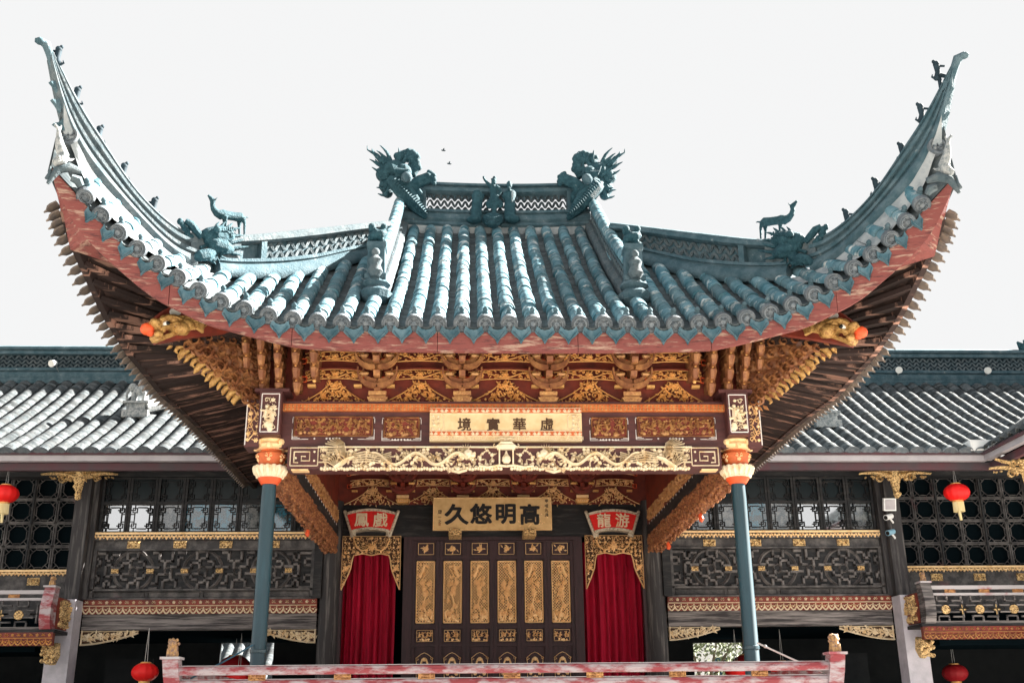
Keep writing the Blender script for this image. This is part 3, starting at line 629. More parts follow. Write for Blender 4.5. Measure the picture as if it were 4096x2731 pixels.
# --- front and back columns
for sg in (-1, 1):
    c = V((sg*2.6, 11.82, 0)); co = MB().lathe([(.105, 1.3), (.105, 1.36), (.082, 1.40), (.080, 3.9), (.074, 4.10)], c, 20).build('column', 'teal_paint', PAV, smooth=40, )
    MB().lathe([(.084, 2.29), (.090, 2.295), (.090, 2.325), (.084, 2.33)], c, 20).build('clamp_ring', 'teal_paint', co)
    MB().lathe([(.09, 4.07), (.10, 4.085), (.125, 4.12), (.13, 4.14), (.12, 4.15)], c, 20).build('capital_ring', 'vermilion', co, smooth=40)
    lo = MB().lathe([(.12, 4.135), (.145, 4.15), (.14, 4.165), (.155, 4.20), (.175, 4.235), (.18, 4.26), (.13, 4.272)], c, 20)
    for q in range(16):
        a = q*math.pi/8; r = V((math.cos(a), math.sin(a), 0)); lo.ball(c+r*.168+V((0, 0, 4.245)), .032, 6); lo.ball(c+r*.142+V((0, 0, 4.152)), .014, 5)
        lo.tube([c+r*.14+V((0, 0, 4.165)), c+r*.165+V((0, 0, 4.20)), c+r*.182+V((0, 0, 4.235))], [.012, .022, .018], 5)
    lo.build('capital_lotus', 'gold_white', co, smooth=40)
    MB().lathe([(.12, 4.27), (.125, 4.29), (.15, 4.34), (.168, 4.385), (.165, 4.405), (.12, 4.43), (.12, 4.455)], c, 24).build('capital_urn', 'orange', co, smooth=40)
    ur = MB()
    for q in range(6):
        a = q*math.pi/3+.52; n_ = V((math.cos(a), math.sin(a), .0)); t = V((-math.sin(a), math.cos(a), 0)); fr = (c+n_*.148+V((0, 0, 4.345)), t, (ZV+n_*.35).normalized(), n_)
        ur.flower(fr, 0, -.015, .026, 5, .012)
        for s2 in (-1, 1): ur.curl(fr, s2*.03, .028, .022, 1.57, .9, s2, .010, .01, 8); ur.leaf(fr, 0, 0, 1.57+s2*.8, .05, .014, .01)
    ur.build('capital_ornament', 'gold_pale', co)
    cl = MB().lathe([(.14, 4.45), (.175, 4.465), (.18, 4.50), (.155, 4.53), (.175, 4.555), (.16, 4.57)], c, 16)
    for q in range(8): a = q*math.pi/4; cl.ball(c+V((math.cos(a)*.168, math.sin(a)*.168, 4.525 if q % 2 else 4.48)), .04, 6)
    cl.build('capital_collar', 'gold_pale', co, smooth=40)
    MB().lathe([(.17, 1.3), (.165, 5.0)], (sg*2.6, 17.62, 0), 20).build('back_column', 'post_wood', PAV, smooth=40)
    # crossing beam ends above the capital
    MB().bx(sg*2.475, sg*2.715, 11.54, 11.95, 4.57, 5.06).build('beam_end', 'maroon', PAV)
    fr = frame((sg*2.595-.12, 11.538, 4.57)); be = MB(); fret_outline(be, fr, .025, .215, .03, .46, .012, .01); be.build('beam_end_inlay', 'inlay', PAV)
    g = MB(); fr2 = frame((sg*2.595-.075, 11.538, 4.62)); floral(g, fr2, .15, .37, rng0, .075, .018); figures(g, fr2, .15, .3, rng0, .025, 2); g.build('beam_end_carving', 'gold_white', PAV)
    MB().bx(sg*2.717, sg*2.875, 11.66, 11.93, 4.46, 5.0).build('beam_end', 'maroon', PAV)
    fr = frame((min(sg*2.72, sg*2.872), 11.658, 4.5)); g = MB(); floral(g, fr, .152, .46, rng0, .08, .015); g.vine(fr, [(.03, .02), (.1, .12), (.05, .22), (.11, .32), (.06, .44)], .014, .02); g.build('beam_end_carving', 'gold_pale', PAV)
    ed = MB().vine(frame((sg*2.868, 11.657, 4.47)), [(0, .01), (0, .52)], .012, .006); ed.build('beam_end_inlay', 'inlay', PAV)
# --- lintel and its panels
MB().bx(-2.5, 2.5, 11.70, 11.92, 4.455, 4.868).build('lintel', 'maroon', PAV)
MB().bx(-2.475, 2.475, 11.66, 11.92, 4.870, 4.953).build('bead_moulding', 'orange_strip', PAV)
g = MB()
for i in range(116):
    u = -2.45+i*.0426; fr = frame((u, 11.658, 4.89)); g.blob(fr, 0, 0, .012, .012); g.leaf(fr, 0, .02, 1.57, .035, .02, .01)
g.build('bead_row', 'gold_brown', PAV)
MB().bx(-2.49, 2.49, 11.68, 11.92, 4.955, 4.985).build('plate', 'maroon', PAV)
MB().bx(-2.44, 2.44, 11.665, 11.699, 4.462, 4.482).build('lintel_moulding', 'maroon', PAV)
for sg in (-1, 1):
    for (a, b, z0, z1) in ((1.449, 2.377, 4.543, 4.823), (.932, 1.386, 4.530, 4.815)):
        x0, x1 = (a, b) if sg > 0 else (-b, -a)
        MB().bx(x0+.035, x1-.035, 11.688, 11.699, z0+.045, z1-.01).build('panel_board', 'darkred', PAV)
        fr = frame((x0, 11.688, z0)); w_, h_ = x1-x0, z1-z0
        f = MB(); fret_outline(f, fr, .035, w_-.035, .05, h_-.015, .018, .022); f.build('panel_frame', 'bracket', PAV)
        fr2 = frame((x0+.045, 11.687, z0+.055)); g = MB(); figures(g, fr2, w_-.09, h_-.075, rng0, .035); floral(g, fr2, w_-.09, h_-.075, rng0, .07, .02); g.build('panel_carving', 'gold_brown', PAV)
        il = MB(); fr3 = frame((x0, 11.698, z0))
        for s2 in (0, 1):
            u = .012 if s2 == 0 else w_-.012; dd = 1 if s2 == 0 else -1
            il.vine(fr3, [(u, .012), (u, h_*.45)], .008, .004); il.vine(fr3, [(u, h_*.7), (u, h_-.03)], .008, .004); il.vine(fr3, [(u, h_-.02), (u+dd*.035, h_-.02)], .010, .004)
            for q in range(3): il.vine(fr3, [(u, .012+q*.014), (u+dd*(.11-.025*q), .012+q*.014)], .006, .004)
            il.vine(fr3, [(u+dd*.11, .014), (u+dd*.18, .014)], .008, .004)
        for q in range(5): il.flower(fr3, w_/2+(q-2)*.035, .02, .014, 5, .004)
        for q in (-1, 1): il.flower(fr3, w_/2+q*w_*.22, .02, .012, 4, .004)
        il.build('panel_inlay', 'inlay', PAV)
# --- dragon and phoenix frieze
MB().bx(-2.39, 2.39, 11.64, 11.90, 4.205, 4.453).build('frieze_beam', 'maroon', PAV)
MB().bx(-2.06, 2.06, 11.60, 11.641, 4.44, 4.452).build('frieze_fillet', 'gold_white', PAV)
def frieze(sg):
    g = MB(); fr = frame((0, 11.639, 4.2), u=V((sg, 0, 0))); rng = random.Random(11)
    for i in range(64):  # cloud scallops along the bottom
        u = .06+i*.031; g.blob(fr, u, .008+.006*math.sin(i*1.7), .021, .05, 7)
    for i in range(150):
        u = .13+rng.random()*1.88; v = .02+rng.random()*.205; r = rng.uniform(.012, .026); g.blob(fr, u, v, r, rng.uniform(.02, .045), 7)
        g.leaf(fr, u, v, rng.random()*6.28, .06, .022, .04)
        if i % 3 == 0: g.curl(fr, u, v, r*1.6, rng.random()*6, 1.1, 1, .012, .03, 9)
    body = [(.42+1.05*q/40, .12+.065*math.sin(q/40*math.pi*4.6)) for q in range(41)]       # dragon
    g.vine(fr, body, lambda f: .038*(1-.45*f)+.012, .075)
    for q in range(0, 40, 2): g.leaf(fr, body[q][0], body[q][1]+.02, 1.57, .035, .02, .05)
    for (u, v) in ((.55, .05), (.75, .16), (1.0, .06), (1.2, .17)):
        for a in (-.6, 0, .6): g.leaf(fr, u, v, -1.4+a, .055, .018, .05)
    hu, hv = .42, .17; g.blob(fr, hu, hv, .06, .08, 8); g.blob(fr, hu-.05, hv-.015, .038, .075, 8); g.blob(fr, hu-.07, hv+.005, .02, .08)
    for k_ in range(7): g.leaf(fr, hu+.02, hv+.02, .2+k_*.32, .10, .02, .06)
    g.vine(fr, [(.47, .05), (.44, -.01), (.52, -.03), (.60, -.01)], .03, .06); g.blob(fr, .53, .0, .035, .07)
    for a in range(5): g.leaf(fr, .60, .0, -.9+a*.35, .06, .018, .06)
    # phoenix
    pu, pv = 1.78, .11; g.vine(fr, [(pu+.10, .02), (pu+.03, .07), (pu-.04, .12), (pu-.12, .14)], lambda f: .085-.04*f, .07)
    for k_ in range(9):
        a = math.radians(14+k_*5.5); b = .26-.014*abs(k_-3); s0 = (pu-.02, pv+.02+k_*.008)
        g.vine(fr, [s0, (s0[0]+math.cos(a+.35)*b*.55, s0[1]+math.sin(a+.35)*b*.55), (s0[0]+math.cos(a)*b, s0[1]+math.sin(a)*b)], lambda f: .020*(1-.8*f)+.003, .055)
    for k_ in range(6):
        a = math.radians(-60+k_*14+90); g.vine(fr, [(pu+.08, .03), (pu+.08+math.cos(a)*.1, .03+math.sin(a)*.1), (pu+.1+math.cos(a-.2)*.18, .02+math.sin(a-.2)*.19)], lambda f: .02*(1-.7*f)+.003, .05)
    for k_ in range(5):
        v0 = .17-.022*k_; g.vine(fr, [(pu-.1, v0), (pu-.25, v0+.03-.02*k_*.3), (pu-.42, v0-.01), (pu-.52, v0+.02)], lambda f: .020*(1-.6*f), .045)
    for k_ in range(5): g.leaf(fr, 1.52+.07*k_, .05, rng.uniform(.5, 2.4), .07, .03, .05)
    o = g.build('frieze_carving', 'gold_white', PAV)
    e = MB(); fr = frame((0, 11.639, 4.2), u=V((sg, 0, 0))); fret_outline(e, fr, 2.06, 2.36, .045, .245, .012, .012)
    e.vine(fr, [(2.32, .20), (2.15, .20), (2.15, .10), (2.24, .10), (2.24, .15), (2.19, .15)], .016, .02); e.vine(fr, [(2.32, .20), (2.32, .08), (2.27, .08)], .016, .02)
    for p_ in ((2.1, .2), (2.1, .1), (2.3, .13)): e.blob(fr, p_[0], p_[1], .014, .015)
    e.build('frieze_fret', 'gold_white', PAV)
    MB().bx(sg*2.16, sg*2.34, 11.62, 11.75, 4.19, 4.203).build('frieze_shoe', 'gold_pale', PAV)
frieze(1); frieze(-1)
sh = MB(); f_ = frame((0, 11.60, 4.2))   # little gate house in the middle
for x in (-.075, .075): sh.bx(x-.008, x+.008, 11.585, 11.63, 4.24, 4.42)
sh.bx(-.10, .10, 11.58, 11.64, 4.415, 4.435); sh.prism([(-.13, 11.575, 4.435), (.13, 11.575, 4.435), (.09, 11.575, 4.47), (-.09, 11.575, 4.47)], (0, .07, 0)); sh.prism([(-.085, 11.575, 4.475), (.085, 11.575, 4.475), (.06, 11.575, 4.50), (-.06, 11.575, 4.50)], (0, .07, 0))
for sg in (-1, 1): sh.curl(frame((0, 11.58, 0)), sg*.125, 4.455, .02, 1.57, .8, -sg, .01, .01); sh.vine(f_, [(0, .03), (sg*.08, .04), (sg*.2, .02), (sg*.3, .035)], .03, .03); sh.vine(f_, [(0, .335), (sg*.05, .345), (sg*.09, .33)], .014, .02)
sh.lathe([(.03, 0), (.05, .03), (.045, .07), (.02, .10), (.006, .14)], (0, 11.60, 4.26), 10); sh.build('frieze_gatehouse', 'gold_white', PAV)
# --- bracket zone (front and, the same again, at the back of the stage)
def crescent(mb, c, r, a0, a1, t, y0, y1, k_=8):
    o = []; i_ = []
    for q in range(k_+1):
        f = q/k_; a = math.radians(a0+(a1-a0)*f); tt = t*(.35+.65*math.sin(math.pi*min(1, f+.25)))
        o.append((c[0]+math.cos(a)*(r+tt/2), c[1]+math.sin(a)*(r+tt/2))); i_.append((c[0]+math.cos(a)*(r-tt/2), c[1]+math.sin(a)*(r-tt/2)))
    for q in range(k_):
        mb.prism([(o[q][0], y0, o[q][1]), (o[q+1][0], y0, o[q+1][1]), (i_[q+1][0], y0, i_[q+1][1]), (i_[q][0], y0, i_[q][1])], (0, y1-y0, 0))
def bracket_set(cx, Yb, z0, parent, proj=1.0, mt='bracket', gold='gold_brown', z1=.60):
    b = MB()
    b.prism([(cx-.085, Yb-.10, z0), (cx+.085, Yb-.10, z0), (cx+.115, Yb-.10, z0+.06), (cx-.115, Yb-.10, z0+.06)], (0, .2, 0)); b.bx(cx-.09, cx+.09, Yb-.08, Yb+.1, z0+.06, z0+.08)
    base = b.build('bracket_block', gold, parent)
    g = MB(); fr = frame((cx, Yb-.102, z0))
    for q in range(-2, 3): g.blob(fr, q*.034, .032, .015, .012); g.blob(fr, q*.036, .105, .014, .02)
    g.bx(cx-.10, cx+.10, Yb-.115, Yb-.09, z0+.082, z0+.125); g.build('bracket_block_carving', 'gold_pale' if gold == 'gold' else 'gold_brown', parent)
    a = MB()
    for k_ in range(4):
        zz = z0+.12+k_*.125; yf = Yb-.12-proj*(.05+.13*k_)
        a.prism([(cx-.035, yf, zz+.10), (cx-.035, yf-.03, zz+.06), (cx-.035, yf+.02, zz+.01), (cx-.035, Yb+.1, zz), (cx-.035, Yb+.1, zz+.12), (cx-.035, yf+.03, zz+.125)], (.07, 0, 0))
        a.bx(cx-.045, cx+.045, yf+.0, yf+.06, zz+.09, zz+.13)
    a.build('bracket_arm', mt, parent)
    for sg in (-1, 1):
        for k_, (dx, dz) in enumerate(((.03, .22), (.05, .40))):
            for f, (ey_, rr) in enumerate(((0, .13), (.10, .19))):
                w_ = MB(); crescent(w_, (cx+sg*dx, z0+dz+.13), rr, (-100 if sg > 0 else -80), (8 if sg > 0 else -188), .055, Yb-.12-proj*(.08+.12*k_)-ey_*.3, Yb-.06-proj*(.08+.12*k_)-ey_*.3)
                w_.build('bracket_wing', mt, parent)
    for sg in (-1, 1):
        for k_ in range(2): MB().tube([(cx+sg*.10, Yb-.25-proj*.1*k_, z0+.29+.18*k_), (cx+sg*.18, Yb-.2-proj*.1*k_, z0+.30+.18*k_)], [.018, .024], 6).build('bracket_roll', gold, parent)
def bay(cx, hw, Yb, z0, parent, gold, flower_n=3):
    for k_, (za, zb) in enumerate(((.265, .40), (.445, .58))):
        yb = Yb-.05-.10*k_; w_ = hw*2-.13
        g = MB(); scrollband(g, frame((cx-w_/2, yb, z0+za)), w_, zb-za-.02, flower_n, .022, 8, .03); g.build('flower_band', gold, parent)
        rl = MB()
        for q in range(10):
            u0, u1 = -w_/2+w_*q/10, -w_/2+w_*(q+1)/10; c0 = .03*(1-(2*u0/w_)**2); c1 = .03*(1-(2*u1/w_)**2)
            rl.bar((cx+u0, yb+.01, z0+zb-.012+c0), (cx+u1, yb+.01, z0+zb-.012+c1), .05, .02)
        rl.build('band_rail', 'darkred', parent)
        e = MB()
        for sg in (-1, 1): fr = frame((cx+sg*(w_/2+.015), yb-.01, z0+za-.01)); fret_outline(e, fr, -.03, .03, 0, .06, .012, .015)
        e.build('band_fret', 'vermilion', parent)
    t = MB(); fr = frame((cx, Yb-.03, z0-.01)); hh = .285
    prof = lambda v: hw*.92*(1-v/hh)**1.6+.055
    for q in range(9):
        v = hh*(q+.4)/9.5; 
        for u in [prof(v)*(k2/6) for k2 in range(-5, 6)]:
            if rng0.random() < .62: t.leaf(fr, u, v, rng0.uniform(0, 6.28), .06, .026, .03)
            elif rng0.random() < .6: t.blob(fr, u, v, .015, .03)
    for sg in (-1, 1):
        t.curl(fr, sg*.06, .12, .055, -1.57, 1.2, sg, .018, .03); t.curl(fr, sg*.15, .06, .05, 0, 1.2, -sg, .016, .03); t.flower(fr, sg*.13, .12, .035, 6, .03)
        t.vine(fr, [(sg*prof(hh*q/8), hh*q/8) for q in range(9)], .014, .02)
    t.flower(fr, 0, .235, .045, 7, .035); t.build('spandrel_carving', gold, parent)
    for sg in (-1, 1): MB().bx(cx+sg*(hw-.14)-.045, cx+sg*(hw-.14)+.045, Yb-.07, Yb-.01, z0+.195, z0+.225).build('gold_lug', 'gold', parent)
MB().bx(-2.6, 2.6, 11.86, 11.94, 4.985, 5.85).build('bracket_board', 'darkred', PAV)
for cx in (-1.44, -.488, .488, 1.44): bracket_set(cx, 11.80, 4.985, PAV)
for cx, hw in ((-1.93, .40), (-.964, .475), (0, .485), (.964, .475), (1.93, .40)): bay(cx, hw, 11.83, 4.985, PAV, 'gold')
for sg in (-1, 1):   # corner clusters
    for k_, (dx, yo) in enumerate(((2.13, 0), (2.33, .02), (2.53, .04), (2.72, .1), (2.90, .2))):
        a = MB(); x = sg*dx; n_ = 4
        for t in range(n_):
            zz = 5.10+t*.14; yf = 11.60-.10*t+yo
            if k_ in (0,) and t == 0: continue
            a.tube([(x, yf+.10, zz+.16), (x, yf+.02, zz+.13), (x, yf-.03, zz+.06), (x, yf+.0, zz-.01), (x, yf+.06, zz-.03)], [.045, .05, .05, .038, .02], 6)
            a.bx(x-.05, x+.05, yf-.02, yf+.12, zz+.12, zz+.155)
            a.bx(x-.03, x+.03, yf+.05, 11.9, zz+.02, zz+.12)
        a.build('corner_bracket', 'bracket', PAV, smooth=40)
        kn = MB()
        for t in range(n_): kn.ball((x+sg*.0, 11.60-.10*t+yo-.045, 5.10+t*.14+.085), .022, 6)
        kn.build('bracket_stud', 'gold', PAV)
    b = MB().bx(sg*2.40, sg*2.78, 11.56, 11.95, 5.062, 5.10); b.build('corner_plate', 'maroon', PAV)
    # carved wing that fans outwards under the corner beam and along the side
    ends_w = []
    for t in range(6):
        z = 4.98+t*.135; L = .28+t*.185; o = V((sg*.72, -.30, 0)).normalized(); s0 = V((sg*2.68, 11.78, z)); wv = MB()
        pts = [s0, s0+o*L*.5+ZV*.02, s0+o*L*.85+ZV*.05, s0+o*L+ZV*.12]; wv.tube(pts, [.09, .085, .07, .03], 6, flat=.55)
        e = s0+o*L*.82+ZV*.06; fr = (e-V((0, .06, 0)), V((sg, 0, 0)), ZV, FRN); wv.curl(fr, 0, .02, .085, 0, 1.4, 1, .035, .05, 14)
        for q in range(int(3+t)):
            f = (q+1)/(4+t); e2 = s0+o*L*f+V((0, -.07, 0)); fr2 = (e2, V((sg, 0, 0)), ZV, FRN); wv.curl(fr2, 0, 0, .055, 1.57, 1.2, sg, .028, .04, 9); wv.leaf(fr2, .03*sg, -.04, -.8 if sg > 0 else -2.3, .10, .05, .05)
        wv.build('corner_wing', 'bracket', PAV, smooth=50)
        ends_w.append(s0+o*(L+.05)+V((sg*.02, .04, .06)))
    gt = MB()
    for a_, b_ in zip(ends_w, ends_w[1:]):
        for q in range(3):
            p = a_.lerp(b_, q/3)+V((0, 0, -.03)); k3 = rng0.uniform(.6, 1.1); gt.tube([p+V((-sg*.06, 0, .05)), p+V((0, -.01, .02)), p+V((sg*.03*k3, 0, -.03*k3)), p+V((sg*rng0.uniform(-.02, .06), 0, -.07*k3))], [.03, .040*k3, .032*k3, .006], 7)
    gt.build('wing_scallops', 'gold_dragon', PAV, smooth=60)
    for q in range(9):   # brackets down the side seen in profile
        y = 12.3+q*.62; a = MB()
        for t in range(4): a.tube([(sg*2.6, y, 5.08+t*.13), (sg*(2.72+.11*t), y, 5.08+t*.13), (sg*(2.80+.12*t), y, 5.16+t*.13)], [.05, .05, .02], 5)
        a.build('side_bracket', 'bracket', PAV)
    # side beams of the stage opening
    MB().bx(sg*2.49, sg*2.74, 12.0, 17.45, 4.40, 4.57).build('side_beam', 'dark_wood', PAV)
    MB().bx(sg*2.51, sg*2.72, 12.0, 17.45, 4.57, 5.7).build('side_board', 'darkred', PAV)
    MB().bx(sg*2.50, sg*2.70, 12.0, 17.45, 4.16, 4.40).build('side_carved_beam', 'fringe', PAV)
    cv = MB()
    for i in range(420):
        y = 12.05+rng0.random()*5.35; z = 4.12+rng0.random()*.27; r = rng0.uniform(.02, .045); fr = (V((sg*2.499, y, z)), V((0, 1, 0)), ZV, V((-sg, 0, 0))); cv.blob(fr, 0, 0, r, .03, 5)
    for i in range(150):
        y = 12.0+i*.0362; fr = (V((sg*2.6, y, 4.155)), V((0, 1, 0)), V((sg, 0, 0)), V((0, 0, -1))); cv.blob(fr, 0, rng0.uniform(-.09, .09), .03, .035+.015*math.sin(i), 5)
    cv.build('fringe_carving', 'fringe', PAV, 'stuff')
    cv = MB(); fr = (V((sg*2.509, 12.3, 4.59)), V((0, 1, 0)), ZV, V((-sg, 0, 0))); figures(cv, fr, 5.0, .23, rng0, .035, 26); floral(cv, fr, 5.0, .23, rng0, .10, .03); cv.build('side_carving', 'gold_brown', PAV)
    for i in range(22): fr = (V((sg*2.488, 12.3+i*.23, 4.555)), V((0, 1, 0)), ZV, V((-sg, 0, 0))); MB().flower(fr, 0, 0, .018, 4, .004).build('beam_inlay', 'inlay', PAV)
    for q in ((2.0, 4.4) if sg > 0 else (3.1,)): y = 12+q; MB().tube([(sg*2.62, y, 4.15), (sg*2.64, y, 4.07), (sg*2.63, y, 4.03)], [.02, .035, .02], 6).build('lotus_drop', 'vermilion', PAV)
MB().bx(-2.75, 2.75, 11.9, 18.19, 5.68, 5.74).build('stage_ceiling', 'darkred', PAV)
for i in range(5): MB().bx(-2.5, 2.5, 12.6+i*1.0, 12.72+i*1.0, 5.55, 5.679).build('ceiling_beam', 'darkred', PAV)
# --- back of the stage
MB().bx(-2.5, 2.5, 17.60, 17.72, 4.42, 4.945).build('back_beam', 'dark_wood', PAV)
MB().bx(-2.75, 2.75, 17.62, 17.70, 4.946, 5.678).build('back_bracket_board', 'darkred', PAV)
for cx in (-1.47, -.495, .495, 1.46): bracket_set(cx, 17.55, 4.95, PAV, .35, 'darkred', 'gold')
for cx, hw in ((-1.98, .42), (-.98, .48), (0, .49), (.98, .48), (1.97, .42)): bay(cx, hw, 17.58, 4.95, PAV, 'gold_pale')
for i, x in enumerate((-2.47, -1.37, 1.37, 2.47)): MB().bx(x-.07, x+.07, 17.56, 17.72, 1.3, 4.42).build('door_post', 'door_wood', PAV)
MB().bx(-1.30, 1.30, 17.56, 17.7, 4.36, 4.42).build('door_head', 'door_wood', PAV)
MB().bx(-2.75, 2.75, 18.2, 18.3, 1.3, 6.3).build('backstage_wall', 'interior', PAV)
for i in range(6):
    x0 = -1.30+i*.4335; x1 = x0+.4315; cx = (x0+x1)/2; lf = MB()
    for a, b in ((x0, x0+.055), (x1-.055, x1)): lf.bx(a, b, 17.58, 17.64, 1.35, 4.355)
    for za, zb in ((4.335, 4.355), (4.06, 4.12), (2.985, 3.045), (2.71, 2.76), (1.35, 1.45)): lf.bx(x0+.055, x1-.055, 17.58, 17.64, za, zb)
    lf.bx(x0+.055, x1-.055, 17.615, 17.635, 1.45, 2.71); lf.bx(x0+.055, x1-.055, 17.615, 17.635, 2.76, 2.985); lf.bx(x0+.055, x1-.055, 17.615, 17.635, 4.12, 4.335)
    lf.bx(x0+.055, x1-.055, 17.63, 17.64, 3.045, 4.06)
    leaf = lf.build('door_leaf', 'door_wood', PAV)
    fr = frame((cx, 17.612, 4.143)); g = MB(); fret_outline(g, fr, -.123, .123, 0, .178, .010, .01); g.flower(fr, 0, .09, .05, 8, .03)
    for q in range(9): g.leaf(fr, rng0.uniform(-.06, .06), .05+rng0.random()*.08, rng0.uniform(0, 6.28), .065, .024, .02)
    g.build('top_carving', 'gold_pale', leaf)
    fr = frame((cx, 17.612, 3.075)); g = MB(); fret_outline(g, fr, -.142, .142, 0, .955, .022, .016)
    for q in range(-9, 31):
        for s2 in (-1, 1):
            a = (-.142, q*.045); b = (.142, q*.045+s2*.30)
            pts = [a, b]; pts.sort(key=lambda p: p[1])
            (ua, va), (ub, vb) = pts
            if vb <= 0 or va >= .955: continue
            if va < 0: ua += (ub-ua)*(0-va)/(vb-va); va = 0
            if vb > .955: ub = ua+(ub-ua)*(.955-va)/(vb-va); vb = .955
            g.vine(fr, [(ua, va), (ub, vb)], .011, .008)
    g.build('door_lattice', 'gold_pale', leaf)
    g = MB(); fr = frame((cx, 17.606, 3.075), u=V((1 if i % 2 else -1, 0, 0)))
    g.vine(fr, [(-.04, .02), (-.02, .15), (.03, .28), (-.01, .42), (.02, .55), (.05, .68), (-.06, .86)], lambda f: .04*(1-.7*f), .03)
    for q in range(54):
        v = .04+rng0.random()*.88; u = .05*math.sin(v*9)+rng0.uniform(-.06, .06); u = max(-.12, min(.12, u)); g.leaf(fr, u, v, rng0.uniform(0, 6.28), .06, .026, .025)
    for (u, v, r) in ((.0, .45, .06), (-.05, .6, .05), (.06, .62, .05), (.02, .53, .05), (-.07, .33, .035), (.05, .25, .05), (-.06, .14, .05), (.07, .1, .05)): g.flower(fr, u, v, r, 7, .035)
    g.vine(fr, [(.10, .70), (.05, .80), (.02, .90), (-.06, .87)], .05, .03); g.vine(fr, [(.05, .8), (.11, .72), (.13, .76)], .04, .03); g.vine(fr, [(-.10, .05), (-.11, .16), (-.06, .2)], .045, .03)
    for q in range(6): g.blob(fr, rng0.uniform(-.1, .1), .02+rng0.random()*.1, .03, .03)
    g.build('bird_and_flower_carving', 'gold_pale', leaf)
    fr = frame((cx-.123, 17.612, 2.79)); g = MB(); fret_outline(g, fr, 0, .246, 0, .17, .010, .01); figures(g, fr, .246, .16, rng0, .025, 4); g.build('lower_carving', 'gold_pale', leaf)
    fr = frame((cx, 17.612, 2.1)); g = MB()
    for s2 in (-1, 1):
        g.vine(fr, [(s2*.12, 0), (s2*.12, .36), (s2*.13, .44), (s2*.10, .46), (s2*.05, .50), (0, .52)], .010, .010); g.curl(fr, s2*.115, .43, .025, 0, 1.1, s2, .008, .01)
        g.vine(fr, [(s2*.07, .18), (s2*.085, .28), (s2*.05, .36), (s2*.03, .42), (0, .44)], .028, .02); g.blob(fr, s2*.07, .2, .03, .025); g.blob(fr, s2*.05, .33, .025, .025)
    g.blob(fr, 0, .42, .035, .03); g.flower(fr, 0, .12, .06, 8, .02); g.build('arch_carving', 'gold_pale', leaf)
# carved valances round the curtain openings
for sg in (-1, 1):
    g = MB(); w_ = .93; fr = frame((sg*1.955-w_/2, 17.555, 3.56)); h_ = .87
    def vb(c): return .58-.012*math.cos(c*22) if c < .29 else (.58-(c-.29)*6.2 if c < .33 else max(.02, .33-(c-.33)*2.3))
    def ins(u, v):
        return v > vb(abs(u-w_/2))
    floral(g, fr, w_, h_, rng0, .072, .03, 1.4, ins)
    edge = [(q/40*w_) for q in range(41)]
    ep = []
    for u in edge:
        ep.append((u, vb(abs(u-w_/2))))
    g.vine(fr, ep, .022, .03); g.vine(fr, [(0, .02), (0, h_), (w_, h_), (w_, .02)], .014, .02)
    g.flower(fr, w_/2, .70, .075, 9, .04)
    for s2 in (-1, 1): g.vine(fr, [(w_/2+s2*.06, .66), (w_/2+s2*.16, .64), (w_/2+s2*.24, .70), (w_/2+s2*.28, .80)], .03, .035); g.flower(fr, w_/2+s2*.40, .36, .05, 7, .03)
    g.build('curtain_valance', 'gold_pale', PAV)
    vg = MB()
    for (ua, va), (ub, vb_) in zip(ep, ep[1:]): vg.add([vg._p(fr, ua, va, -.012), vg._p(fr, ub, vb_, -.012), vg._p(fr, ub, h_, -.012), vg._p(fr, ua, h_, -.012)], [(0, 1, 2, 3)])
    vg.build('valance_shade', 'brown_ink', PAV)  # dark sheet standing in for the shade behind the carving
# floor of the stage
MB().bx(-3.45, 3.45, 11.0, 18.4, 1.12, 1.30).build('stage_floor', 'stage_boards', PAV)
MB().bx(-3.2, 3.2, 11.3, 18.4, 0, 1.12).build('stage_base', 'stone', PAV)
